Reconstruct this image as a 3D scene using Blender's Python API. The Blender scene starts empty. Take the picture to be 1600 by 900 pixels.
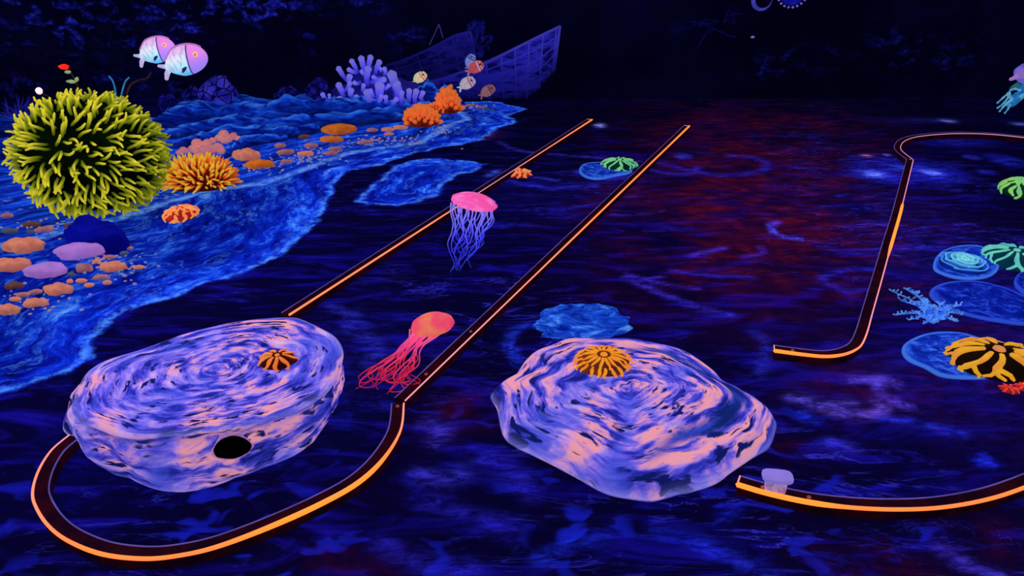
import bpy, bmesh, math, random
import numpy as np
from mathutils import Vector, Matrix, noise as mnoise
random.seed(7); rng = np.random.default_rng(7)
C = bpy.context.scene.collection
sc = bpy.context.scene
PI = math.pi

# ------------------------------------------------------------------ camera
F, H, PITCH = 1155.0, 1.75, math.radians(26.8)
cam = bpy.data.cameras.new('camera'); cam.sensor_width = 36; cam.lens = F / 1600 * 36; cam.clip_start = .05
camo = bpy.data.objects.new('camera', cam); C.objects.link(camo)
camo.location = (0, 0, H); camo.rotation_euler = (PI / 2 - PITCH, 0, 0); sc.camera = camo
sc.view_settings.view_transform = 'Standard'; sc.view_settings.look = 'None'
cp, sp = math.cos(PITCH), math.sin(PITCH)
def ray(px, py):
    x, v = px - 800, 450 - py
    return Vector((x, F * cp + v * sp, -F * sp + v * cp))
def G(px, py, z=0.0):            # the point at height z seen at a place in the photo
    r = ray(px, py); t = (z - H) / r.z
    return Vector((r.x * t, r.y * t, z))
def V(px, py, Y):                # the point at distance Y
    r = ray(px, py); t = Y / r.y
    return Vector((r.x * t, Y, H + r.z * t))
def ppm(P):                      # photo pixels per metre at a point
    return F / (P[1] * cp + (H - P[2]) * sp)
BACK, LEFT, RIGHT, FRONT, CEIL = 7.95, -5.75, 5.4, -1.6, 3.1

# ------------------------------------------------------------------ materials
class NT:
    def __init__(s, name):
        s.m = bpy.data.materials.new(name); s.m.use_nodes = True
        s.t = s.m.node_tree; s.n = s.t.nodes; s.n.clear()
        s.out = s.n.new('ShaderNodeOutputMaterial'); s.b = s.n.new('ShaderNodeBsdfPrincipled')
        s.t.links.new(s.b.outputs[0], s.out.inputs[0])
    def put(s, sock, v):
        if hasattr(v, 'is_output'): s.t.links.new(v, sock)
        elif isinstance(v, (tuple, list)) and len(v) == 3 and sock.type == 'RGBA': sock.default_value = (*v, 1)
        else: sock.default_value = v
    def math(s, op, a, b=0.0, c=None, clamp=False):
        n = s.n.new('ShaderNodeMath'); n.operation = op; n.use_clamp = clamp
        s.put(n.inputs[0], a); s.put(n.inputs[1], b)
        if c is not None: s.put(n.inputs[2], c)
        return n.outputs[0]
    def mix(s, f, a, b, mode='MIX'):
        n = s.n.new('ShaderNodeMix'); n.data_type = 'RGBA'; n.blend_type = mode
        s.put(n.inputs[0], f); s.put(n.inputs[6], a); s.put(n.inputs[7], b); return n.outputs[2]
    def obj(s):  return s.n.new('ShaderNodeTexCoord').outputs['Object']
    def attr(s, name, out='Fac'):
        n = s.n.new('ShaderNodeAttribute'); n.attribute_name = name; return n.outputs[out]
    def mapping(s, v, scale=(1, 1, 1), rot=(0, 0, 0), loc=(0, 0, 0)):
        n = s.n.new('ShaderNodeMapping'); s.put(n.inputs[0], v)
        n.inputs[1].default_value = loc; n.inputs[2].default_value = rot; n.inputs[3].default_value = scale
        return n.outputs[0]
    def noise(s, v, scale=5, detail=4, rough=.55, dist=0):
        n = s.n.new('ShaderNodeTexNoise'); s.put(n.inputs['Vector'], v)
        n.inputs['Scale'].default_value = scale; n.inputs['Detail'].default_value = detail
        n.inputs['Roughness'].default_value = rough; n.inputs['Distortion'].default_value = dist
        return n.outputs[0]
    def voro(s, v, scale=5, feature='F1', out='Distance', rnd=1.0):
        n = s.n.new('ShaderNodeTexVoronoi'); n.feature = feature; s.put(n.inputs['Vector'], v)
        n.inputs['Scale'].default_value = scale; n.inputs['Randomness'].default_value = rnd
        return n.outputs[out]
    def step(s, v, a, b):        # smooth 0..1 between a and b
        n = s.n.new('ShaderNodeMapRange'); n.interpolation_type = 'SMOOTHSTEP'; s.put(n.inputs[0], v)
        if a <= b:
            n.inputs[1].default_value, n.inputs[2].default_value = a, b
            n.inputs[3].default_value, n.inputs[4].default_value = 0, 1
        else:
            n.inputs[1].default_value, n.inputs[2].default_value = b, a
            n.inputs[3].default_value, n.inputs[4].default_value = 1, 0
        return n.outputs[0]
    def ridge(s, v, width):      # bright thin veins where a noise crosses one half
        d = s.math('ABSOLUTE', s.math('SUBTRACT', v, .5)); return s.step(d, width, 0)
    def ramp(s, v, stops):
        n = s.n.new('ShaderNodeValToRGB'); s.put(n.inputs[0], v); e = n.color_ramp.elements
        while len(e) < len(stops): e.new(.5)
        for q, (p, c) in zip(e, stops): q.position = p; q.color = (*c, 1)
        return n.outputs[0]
    def comb(s, x, y, z):
        n = s.n.new('ShaderNodeCombineXYZ')
        for i, q in enumerate((x, y, z)): s.put(n.inputs[i], q)
        return n.outputs[0]
    def sep(s, v):
        n = s.n.new('ShaderNodeSeparateXYZ'); s.put(n.inputs[0], v); return n.outputs
    def finish(s, col, emit, rough=.6, spec=.2, bump=None, bs=.3, bd=.01, ecol=None):
        s.put(s.b.inputs['Base Color'], col); s.put(s.b.inputs['Emission Color'], ecol if ecol is not None else col)
        s.put(s.b.inputs['Emission Strength'], emit); s.b.inputs['Roughness'].default_value = rough
        s.b.inputs['Specular IOR Level'].default_value = min(spec, .4) * .12
        if bump is not None:
            n = s.n.new('ShaderNodeBump'); n.inputs['Strength'].default_value = bs; n.inputs['Distance'].default_value = bd
            s.put(n.inputs['Height'], bump); s.t.links.new(n.outputs[0], s.b.inputs['Normal'])
        return s.m
MC = {}
def glow(name, c, emit=.5, c2=None, scale=9, rough=.6, spec=.2, lo=.35, hi=.65, bump=0):
    if name in MC: return MC[name]
    k = NT(name); nz = k.noise(k.obj(), scale, 4)
    c2 = c2 or tuple(q * .7 for q in c)
    MC[name] = k.finish(k.mix(k.step(nz, lo, hi), c, c2), emit, rough, spec, nz if bump else None, bump, .01)
    return MC[name]

# ------------------------------------------------------------------ mesh helpers
class MB:
    def __init__(s): s.v, s.f, s.m, s.a = [], [], [], {}
    def add(s, vs, fs, mi=0, **attrs):
        o = len(s.v); s.v += [Vector(v) for v in vs]; s.f += [tuple(i + o for i in f) for f in fs]; s.m += [mi] * len(fs)
        for k in set(list(s.a) + list(attrs)):
            L = s.a.setdefault(k, []); L += [0.0] * (o - len(L)); val = attrs.get(k, 0.0)
            L += list(val) if hasattr(val, '__len__') else [val] * len(vs)
        return s
    def tube(s, pts, r, n=7, mi=0, squash=None, **at):
        pts = [Vector(p) for p in pts]; R = r if hasattr(r, '__len__') else [r] * len(pts)
        vs, fs = [], []; t0 = (pts[1] - pts[0]).normalized()
        nrm = t0.orthogonal().normalized()
        if squash is not None:
            nrm = (squash - t0 * squash.dot(t0)).normalized()
        for i, p in enumerate(pts):
            t = (pts[min(i + 1, len(pts) - 1)] - pts[max(i - 1, 0)])
            t = t.normalized() if t.length > 1e-9 else t0
            nrm = (nrm - t * nrm.dot(t))
            nrm = nrm.normalized() if nrm.length > 1e-6 else t.orthogonal().normalized()
            b = t.cross(nrm); k = .45 if squash is not None else 1
            for j in range(n):
                a = 2 * PI * j / n; vs.append(p + nrm * (math.cos(a) * R[i] * k) + b * (math.sin(a) * R[i]))
        m = len(pts)
        for i in range(m - 1):
            for j in range(n):
                fs.append((i * n + j, i * n + (j + 1) % n, (i + 1) * n + (j + 1) % n, (i + 1) * n + j))
        a0 = len(vs); vs.append(pts[0] - t0 * R[0] * .7); te = (pts[-1] - pts[-2]).normalized(); vs.append(pts[-1] + te * R[-1] * .7)
        for j in range(n):
            fs.append((a0, (j + 1) % n, j)); fs.append((a0 + 1, (m - 1) * n + j, (m - 1) * n + (j + 1) % n))
        if 'along' in at:
            L = at['along']; at['along'] = [q for q in L for _ in range(n)] + [L[0], L[-1]]
        return s.add(vs, fs, mi, **at)
    def lump(s, c, rx, ry, rz, sub=3, rough=.12, freq=1.6, seed=0, flat=None, rotz=0, mi=0, tilt=None):
        bm = bmesh.new(); bmesh.ops.create_icosphere(bm, subdivisions=sub, radius=1)
        off = Vector((seed * 3.7, seed * 1.3, seed * 2.1)); M = Matrix.Rotation(rotz, 3, 'Z')
        if tilt is not None: M = M @ tilt
        vs = []
        for v in bm.verts:
            d = v.co.normalized(); k = 1 + rough * mnoise.fractal(d * freq + off, 1, 2, 3) * 1.6
            p = Vector((d.x * rx * k, d.y * ry * k, d.z * rz * k)); p = M @ p
            if flat is not None and p.z < flat: p.z = flat + (p.z - flat) * .05
            vs.append(Vector(c) + p)
        fs = [tuple(v.index for v in f.verts) for f in bm.faces]; bm.free()
        return s.add(vs, fs, mi)
    def box(s, c, size, rot=None, mi=0):
        x, y, z = [q / 2 for q in size]; M = rot or Matrix.Identity(3)
        vs = [Vector(c) + M @ Vector((a * x, b * y, d * z)) for a in (-1, 1) for b in (-1, 1) for d in (-1, 1)]
        return s.add(vs, [(0, 1, 3, 2), (4, 6, 7, 5), (0, 4, 5, 1), (2, 3, 7, 6), (0, 2, 6, 4), (1, 5, 7, 3)], mi)
    def build(s, name, mats, parent=None, smooth=True, loc=None):
        me = bpy.data.meshes.new(name)
        o = bpy.data.objects.new(name, me); C.objects.link(o)
        base = Vector(loc) if loc is not None else (Vector(parent['_loc']) if parent is not None and '_loc' in parent else Vector((0, 0, 0)))
        me.from_pydata([tuple(v - base) for v in s.v], [], s.f); me.update()
        for m in (mats if isinstance(mats, (list, tuple)) else [mats]): me.materials.append(m)
        me.polygons.foreach_set('material_index', s.m); me.polygons.foreach_set('use_smooth', [smooth] * len(s.f))
        for k, L in s.a.items():
            L += [0.0] * (len(s.v) - len(L)); me.attributes.new(k, 'FLOAT', 'POINT').data.foreach_set('value', L)
        bm = bmesh.new(); bm.from_mesh(me); bmesh.ops.recalc_face_normals(bm, faces=bm.faces); bm.to_mesh(me); bm.free()
        if parent is not None: o.parent = parent
        elif loc is not None: o.location = base
        return o
def tag(o, label, cat, group=None, kind=None):
    o['label'] = label; o['category'] = cat
    if group: o['group'] = group
    if kind: o['kind'] = kind
    return o
def thing(name, label, cat, loc, group=None):
    o = bpy.data.objects.new(name, None); C.objects.link(o); o.location = loc; o.empty_display_size = .05
    o['_loc'] = [float(q) for q in loc]
    return tag(o, label, cat, group)
def struct(o): o['kind'] = 'structure'; return o
def ground(v): return Vector((v[0], v[1], 0))
def catmull(P, n=8, closed=False):
    P = [Vector(p) for p in P]; out = []; N = len(P)
    for i in range(N if closed else N - 1):
        g = (lambda k: P[k % N]) if closed else (lambda k: P[max(0, min(N - 1, k))])
        a, b, c, d = g(i - 1), g(i), g(i + 1), g(i + 2)
        for j in range(n):
            t = j / n; out.append(.5 * ((2 * b) + (c - a) * t + (2 * a - 5 * b + 4 * c - d) * t * t + (3 * b - a - 3 * c + d) * t ** 3))
    if not closed: out.append(P[-1])
    return out

# ------------------------------------------------------------------ painted floor
def poly_sdf(X, Y, P):
    inside = np.zeros(X.shape, bool); D = np.full(X.shape, 1e9); n = len(P)
    for i in range(n):
        x0, y0 = P[i][0], P[i][1]; x1, y1 = P[(i + 1) % n][0], P[(i + 1) % n][1]
        dx, dy = x1 - x0, y1 - y0; L = dx * dx + dy * dy + 1e-12
        t = np.clip(((X - x0) * dx + (Y - y0) * dy) / L, 0, 1)
        D = np.minimum(D, np.hypot(X - x0 - t * dx, Y - y0 - t * dy))
        cr = ((y0 > Y) != (y1 > Y)) & (X < dx * (Y - y0) / (dy if abs(dy) > 1e-12 else 1e-12) + x0)
        inside ^= cr
    return np.where(inside, D, -D)
def gp(L, z=0): return [G(x, y, z) for x, y in L]
bank1 = [(-600, 830), (-200, 690), (0, 613), (60, 598), (110, 583), (145, 562), (147, 535), (160, 520), (175, 500), (200, 485), (250, 470), (312, 447),
         (360, 437), (400, 416), (430, 405), (470, 375), (490, 350), (503, 330), (521, 308), (519, 290), (545, 268), (597, 257), (635, 243), (672, 235),
         (702, 229), (757, 218), (770, 207), (779, 199), (813, 191), (794, 183), (822, 170), (794, 163), (766, 158), (690, 160), (640, 164), (480, 176), (300, 182), (-300, 200), (-600, 300)]
bank2 = [(-600, 520), (-200, 430), (0, 390), (75, 372), (120, 362), (190, 345), (250, 325), (335, 298), (372, 295), (410, 290), (447, 279), (485, 266), (511, 255),
         (541, 244), (560, 239), (597, 234), (635, 229), (665, 224), (680, 214), (700, 201), (715, 194), (738, 188), (736, 181), (720, 172), (690, 164), (640, 168), (480, 178), (300, 184), (-300, 203), (-600, 280)]
island = [(558, 316), (568, 300), (585, 285), (592, 276), (616, 259), (644, 250), (676, 248), (710, 250), (738, 251), (762, 256), (747, 265), (719, 273), (699, 282),
          (690, 298), (684, 308), (660, 314), (620, 321), (576, 321)]
def grid(x0, x1, y0, y1, h):
    xs = np.arange(x0, x1 + h * .5, h); ys = np.arange(y0, y1 + h * .5, h); X, Y = np.meshgrid(xs, ys); nx, ny = len(xs), len(ys)
    i = np.arange(nx * ny).reshape(ny, nx)
    fs = np.stack([i[:-1, :-1], i[:-1, 1:], i[1:, 1:], i[1:, :-1]], -1).reshape(-1, 4)
    return X.ravel(), Y.ravel(), fs
def np_mesh(name, co, fs, mat, attrs={}):
    me = bpy.data.meshes.new(name); me.vertices.add(len(co)); me.vertices.foreach_set('co', co.astype(np.float32).ravel())
    me.loops.add(fs.size); me.loops.foreach_set('vertex_index', fs.astype(np.int32).ravel())
    me.polygons.add(len(fs)); me.polygons.foreach_set('loop_start', np.arange(0, fs.size, 4, dtype=np.int32))
    me.update(calc_edges=True); me.validate(); me.materials.append(mat)
    for k, a in attrs.items():
        if a.ndim == 1: me.attributes.new(k, 'FLOAT', 'POINT').data.foreach_set('value', a.astype(np.float32))
        else:
            q = np.ones((len(a), 4), np.float32); q[:, :3] = a
            me.attributes.new(k, 'FLOAT_COLOR', 'POINT').data.foreach_set('color', q.ravel())
    o = bpy.data.objects.new(name, me); C.objects.link(o); return o
def gauss_blob(X, Y, c, rx, ry, pt):       # soft ellipse of paint
    return np.exp(-(((X - c[0]) / rx) ** 2 + ((Y - c[1]) / ry) ** 2) ** pt)
def stroke(X, Y, pts, w):
    D = np.full(X.shape, 1e9)
    for a, b in zip(pts[:-1], pts[1:]):
        dx, dy = b[0] - a[0], b[1] - a[1]; t = np.clip(((X - a[0]) * dx + (Y - a[1]) * dy) / (dx * dx + dy * dy + 1e-9), 0, 1)
        D = np.minimum(D, np.hypot(X - a[0] - t * dx, Y - a[1] - t * dy))
    return np.exp(-(D / w) ** 2)
FX, FY, FF = grid(LEFT, RIGHT, FRONT, BACK, .025)
s1 = np.maximum(poly_sdf(FX, FY, gp(bank1)), poly_sdf(FX, FY, gp(island))); s2 = poly_sdf(FX, FY, gp(bank2))
paint = np.zeros((len(FX), 3)); redm = np.zeros(len(FX))
def px_ell(cx, cy, rx, ry):
    c = G(cx, cy); return c, abs(G(cx + rx, cy).x - c.x), abs(G(cx, cy - ry).y - c.y)
for cx, cy, rx, ry, k in [(1190, 290, 190, 110, .75), (1165, 330, 90, 45, .8), (1130, 400, 150, 50, .35), (1230, 200, 160, 40, .4), (1080, 450, 160, 50, .3), (1000, 340, 120, 60, .25),
                          (730, 640, 70, 30, .5), (1340, 620, 90, 35, .45), (1250, 700, 60, 20, .2), (1530, 835, 90, 40, .35), (560, 880, 80, 30, .35), (1400, 880, 120, 40, .3), (990, 300, 60, 30, .2)]:
    c, a, b = px_ell(cx, cy, rx, ry); redm += .8 * k * gauss_blob(FX, FY, c, a * .85, b * .85, 1)
for cx, cy, rx, ry, pt, col in [
    (1365, 272, 11, 3.5, 1, (.35, .6, 1.6)), (1365, 272, 26, 8, 1, (.02, .04, .7)), (1457, 270, 11, 3.5, 1, (.3, .5, 1.5)), (1457, 270, 26, 8, 1, (.02, .03, .6)), (1410, 262, 16, 4, 1, (.05, .08, .6)), (1415, 267, 86, 22, 3, (.006, .010, .34)), (1353, 243, 7, 1.6, 1, (.8, .2, .25)),
    (937, 196, 7, 2.5, 1, (.35, .4, 1.3)), (1480, 189, 9, 2.2, 1, (.25, .3, 1.1)), (1598, 194, 14, 2.5, 1, (.12, .16, .7)), (1440, 188, 60, 4, 1, (.008, .01, .12)),
    (735, 209, 22, 5, .8, (.5, .1, .7)), (1495, 222, 60, 7, 1.5, (.008, .01, .28)), (1518, 246, 12, 4, 2, (.02, .03, .4)), (1572, 251, 26, 10, 2, (.01, .015, .35)), (1543, 269, 14, 4, 2, (.015, .02, .45)),
    (1068, 244, 14, 5, 2, (.02, .03, .45)), (1535, 440, 120, 120, 1, (.003, .005, .12)), (1450, 600, 200, 80, 1, (.002, .003, .08)), (300, 250, 260, 120, 1.5, (.0, .002, .05)),
    (860, 310, 120, 40, 1, (.002, .002, .05)), (530, 560, 90, 90, 1, (.003, .004, .07)), (1385, 242, 5, 2, 2, (.1, .1, .4)), (165, 720, 140, 60, 1, (.0, .001, .05))]:
    c, a, b = px_ell(cx, cy, rx, ry); paint += gauss_blob(FX, FY, c, a, b, pt)[:, None] * np.array(col)
for pts, w, col in [
    ([(1205, 352), (1208, 362), (1225, 370), (1252, 374)], .022, (.12, .2, 1.3)), ([(1205, 352), (1215, 346)], .03, (.06, .1, .9)), ([(990, 436), (1005, 437), (1035, 432)], .016, (.06, .05, .6)),
    ([(980, 428), (1020, 440), (1090, 452)], .02, (.10, .04, .5)), ([(1080, 400), (1100, 394), (1130, 388)], .03, (.08, .05, .6)), ([(1160, 402), (1190, 396), (1190, 386)], .025, (.08, .04, .5)),
    ([(1050, 422), (1100, 430), (1180, 434)], .02, (.05, .05, .6)), ([(980, 434), (1020, 452), (1060, 470), (1110, 488), (1140, 492)], .035, (.07, .05, .55)), ([(1240, 262), (1290, 263)], .03, (.02, .02, .25)),
    ([(955, 336), (1020, 334)], .015, (.04, .05, .5)), ([(1030, 331), (1035, 330)], .015, (.05, .08, .6)), ([(1080, 358), (1010, 360)], .03, (.03, .02, .3)),
    ([(1030, 254), (1075, 265), (1130, 274), (1185, 268), (1200, 258), (1180, 247), (1140, 243)], .045, (.02, .03, .4)), ([(1000, 262), (1040, 270), (1075, 272), (1090, 262)], .04, (.03, .04, .45)),
    ([(780, 222), (800, 232), (830, 238), (900, 244), (1000, 252)], .03, (.05, .05, .4)), ([(790, 282), (830, 290), (870, 294), (930, 290)], .04, (.04, .05, .6)), ([(800, 272), (870, 282)], .03, (.05, .06, .6)),
    ([(905, 268), (920, 276), (950, 280), (1000, 272)], .04, (.02, .05, .6)), ([(840, 325), (880, 328), (930, 318)], .02, (.03, .03, .4)), ([(765, 274), (775, 268)], .04, (.1, .22, .9)),
    ([(1285, 436), (1300, 426), (1340, 420), (1365, 422)], .03, (.02, .04, .5)), ([(1295, 446), (1325, 456), (1360, 452)], .03, (.02, .03, .45)), ([(795, 545), (800, 520), (828, 508)], .03, (.02, .08, .7)),
    ([(800, 545), (806, 562), (820, 570)], .03, (.01, .05, .5)), ([(1180, 520), (1200, 545), (1185, 585)], .04, (.02, .03, .3)), ([(1330, 594), (1380, 592), (1400, 600)], .03, (.18, .12, .55)),
    ([(1372, 600), (1375, 615), (1400, 628), (1420, 636)], .03, (.18, .12, .7)), ([(1240, 622), (1290, 632), (1330, 634)], .04, (.16, .12, .6)), ([(1290, 640), (1340, 650), (1380, 640), (1370, 632)], .03, (.22, .12, .55)),
    ([(1250, 648), (1270, 656)], .035, (.02, .06, .7)), ([(1300, 690), (1340, 700)], .03, (.05, .05, .4)), ([(1380, 655), (1420, 657)], .03, (.02, .05, .6)), ([(1450, 665), (1500, 678)], .03, (.02, .05, .55)),
    ([(1525, 718), (1535, 713), (1550, 716), (1554, 722), (1540, 726), (1527, 722)], .018, (.02, .05, .8)), ([(1300, 693), (1330, 705)], .02, (.03, .03, .5)),
    ([(540, 512), (575, 530), (592, 550), (582, 568)], .05, (.03, .04, .35)), ([(515, 480), (545, 490), (565, 505)], .04, (.03, .04, .35)), ([(672, 662), (690, 668), (685, 690)], .05, (.08, .06, .5)),
    ([(655, 740), (690, 748), (720, 740)], .05, (.05, .05, .45)), ([(760, 720), (800, 740), (830, 770)], .05, (.03, .03, .4)), ([(845, 875), (890, 850), (950, 838)], .035, (.01, .03, .4)),
    ([(1030, 830), (1080, 845), (1100, 855)], .04, (.01, .03, .45)), ([(1110, 860), (1160, 880), (1200, 900)], .04, (.02, .04, .5)), ([(650, 780), (720, 800), (800, 830)], .05, (.02, .02, .3)),
    ([(1470, 860), (1500, 880)], .03, (.08, .06, .55)), ([(1515, 885), (1560, 900)], .03, (.08, .06, .5)), ([(1125, 805), (1145, 795)], .03, (.01, .03, .5)), ([(600, 850), (660, 880), (740, 890)], .05, (.02, .02, .3)),
    ([(380, 655), (500, 640)], .02, (.0, .0, .0))]:
    P = [p for p in catmull([G(x, y) for x, y in pts], 4)] if len(pts) > 2 else [G(x, y) for x, y in pts]
    paint += stroke(FX, FY, P, w * .8)[:, None] * np.array(col) * np.array((.55, .5, .85))
k = NT('painted_floor'); P = k.obj()
B1, B2, PA, RM = k.attr('bank_edge'), k.attr('upper_bank_edge'), k.attr('brush_paint', 'Color'), k.attr('red_haze')
wob = k.math('MULTIPLY', k.math('SUBTRACT', k.noise(P, 6, 4), .5), .16)
B1 = k.math('ADD', B1, wob); B2 = k.math('ADD', B2, k.math('MULTIPLY', wob, .6))
xyz = k.sep(P)
st = k.mapping(P, (1, 3.6, 1), (0, 0, .16))
n1 = k.noise(st, 2.2, 7, .62, 1.2); n2 = k.noise(k.mapping(P, (1, 4, 1), (0, 0, .3), (5, 3, 0)), 1.3, 6, .6, 2.0); big = k.noise(P, .55, 3)
base = k.mix(k.step(n1, .46, .80), (.0018, .0008, .020), (.008, .005, .30))
base = k.mix(k.math('MULTIPLY', k.ridge(n2, .02), k.math('MULTIPLY', k.step(big, .45, .62), k.step(n1, .4, .6))), base, (.03, .035, .55))
cob = k.noise(k.mapping(P, (1, 1.6, 1), (0, 0, -.5)), 7, 2, .4, .6)
near = k.math('MULTIPLY', k.step(xyz[1], 3.0, 1.6), k.step(k.noise(P, 1.6, 3), .42, .6))
base = k.mix(k.math('MULTIPLY', near, k.step(cob, .56, .66)), base, (.006, .010, .34))
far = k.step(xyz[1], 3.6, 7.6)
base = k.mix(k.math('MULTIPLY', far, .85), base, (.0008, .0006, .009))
rn = k.noise(k.mapping(P, (1, 2, 1)), 5, 7, .7, .6)
redc = k.mix(k.step(rn, .42, .82), (.030, .0015, .020), (.24, .010, .010))
base = k.mix(k.math('MULTIPLY', RM, k.step(k.noise(P, 1.8, 5, .6), .28, .68), None, True), base, redc)
brk = k.step(k.noise(k.mapping(P, (1, 2.6, 1), (0, 0, .1)), 9, 7, .75, .6), .40, .66)
base = k.mix(1.0, base, k.mix(1.0, PA, k.mix(brk, (.10, .10, .16), (1.0, 1.0, 1.1)), 'MULTIPLY'), 'ADD')
al = k.math('ADD', k.math('MULTIPLY', xyz[0], .80), k.math('MULTIPLY', xyz[1], .6))
bn = k.noise(k.comb(k.math('MULTIPLY', B1, 5), k.math('MULTIPLY', al, 2.0), k.math('MULTIPLY', xyz[1], 1.6)), 1.7, 8, .74, .3)
c1 = k.ramp(bn, [(.32, (.001, .002, .06)), (.44, (.002, .008, .30)), (.54, (.004, .03, .62)), (.62, (.025, .16, .92)), (.72, (.18, .50, 1))])
fade = k.math('ADD', .55, k.math('MULTIPLY', k.step(B1, .5, 0), .45))
c1 = k.mix(1.0, c1, k.comb(fade, fade, fade), 'MULTIPLY')
en = k.step(k.noise(P, 14, 5, .7), .38, .62)
c1 = k.mix(k.math('MULTIPLY', k.step(k.math('ABSOLUTE', k.math('SUBTRACT', B1, .025)), .035, 0), k.math('MULTIPLY', en, .75)), c1, (.08, .32, .95))
c1 = k.mix(k.math('MULTIPLY', k.ridge(k.noise(k.comb(k.math('MULTIPLY', B1, 3), k.math('MULTIPLY', al, 1.1), 4.0), 1.5, 5, .6, .5), .03), k.math('MULTIPLY', en, .3)), c1, (.08, .32, .95))
col = k.mix(k.step(B1, -.02, .02), base, c1)
bn2 = k.noise(k.comb(k.math('MULTIPLY', B2, 8), k.math('MULTIPLY', al, 1.8), k.math('MULTIPLY', xyz[1], .8)), 2.0, 7, .66, .6)
c2 = k.ramp(bn2, [(.32, (.001, .003, .06)), (.48, (.003, .02, .34)), (.60, (.008, .07, .70)), (.72, (.05, .24, .9))])
peb = k.voro(k.mapping(P, (1, 1.3, 1)), 17); pm = k.math('MULTIPLY', k.step(k.noise(P, 2.2, 3), .5, .6), k.step(peb, .36, .22))
c2 = k.mix(k.math('MULTIPLY', pm, .75), c2, (.14, .24, .5))
c2 = k.mix(k.math('MULTIPLY', k.step(k.math('ABSOLUTE', k.math('SUBTRACT', B2, .05)), .07, 0), k.math('ADD', .1, k.math('MULTIPLY', en, .6))), c2, (.16, .42, .95))
col = k.mix(k.step(B2, -.015, .015), col, c2)
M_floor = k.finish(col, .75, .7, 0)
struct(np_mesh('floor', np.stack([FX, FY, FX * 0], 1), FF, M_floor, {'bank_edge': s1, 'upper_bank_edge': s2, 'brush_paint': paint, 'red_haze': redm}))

# ------------------------------------------------------------------ walls and ceiling
WX, WZ, WF = grid(LEFT, RIGHT, 0, CEIL, .04)
wm = np.zeros(len(WX))
for px, py, rx, ry, a in [(30, 25, 70, 40, .5), (110, 40, 40, 40, .45), (180, 20, 60, 30, .35), (290, 20, 50, 22, .75), (340, 8, 60, 16, .8), (430, 10, 45, 18, .8), (405, 28, 30, 10, .6), (215, 65, 25, 9, .9), (300, 50, 30, 9, .8),
                          (180, 115, 35, 14, .4), (260, 140, 40, 14, .35), (480, 60, 20, 20, .3), (640, 60, 30, 20, .25), (1085, 40, 50, 10, .35), (1135, 28, 20, 14, .4), (1240, 95, 60, 18, .45), (1190, 110, 20, 10, .5),
                          (1400, 60, 40, 30, .4), (1450, 90, 50, 25, .4), (1500, 90, 40, 20, .3), (1340, 75, 40, 15, .25), (40, 140, 30, 20, .35), (560, 8, 40, 16, .3)]:
    c = V(px, py, BACK); q = ppm(c); wm += (a * 1.5 if px < 900 else a * .6) * gauss_blob(WX, WZ, (c.x, c.z), rx / q, ry / q, 1)
k = NT('painted_back_wall'); P = k.obj(); WMK = k.attr('leaf_mask')
lv = k.noise(k.mapping(P, (1, 1, 1.7), (0, .4, 0)), 7, 3, .55, .5); dapple = k.step(lv, .49, .68)
base = k.mix(k.step(k.noise(P, 1.1, 5, .6), .4, .75), (.0008, .0007, .009), (.0015, .0015, .022))
col = k.mix(k.math('MULTIPLY', k.math('MINIMUM', WMK, 1.0), dapple), base, k.mix(k.step(k.noise(P, 22, 3), .4, .7), (.003, .004, .17), (.022, .028, .42)))
M_wall = k.finish(col, .6, .8, .05)
struct(np_mesh('wall_back', np.stack([WX, WX * 0 + BACK, WZ], 1), WF, M_wall, {'leaf_mask': wm}))
M_dark = glow('dark_painted_plaster', (.0015, .0014, .014), .4, (.0008, .0007, .008), 2, .8, .05)
def wallbox(name, lo, hi):
    m = MB(); c = [(a + b) / 2 for a, b in zip(lo, hi)]; m.box(c, [b - a for a, b in zip(lo, hi)]); return struct(m.build(name, M_dark, smooth=False))
wallbox('wall_left', (LEFT - .1, FRONT, 0), (LEFT, BACK, CEIL)); wallbox('wall_right', (RIGHT, FRONT, 0), (RIGHT + .1, BACK, CEIL))
wallbox('wall_front', (LEFT, FRONT - .1, 0), (RIGHT, FRONT, CEIL)); wallbox('ceiling', (LEFT, FRONT, CEIL), (RIGHT, BACK, CEIL + .1))

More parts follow.
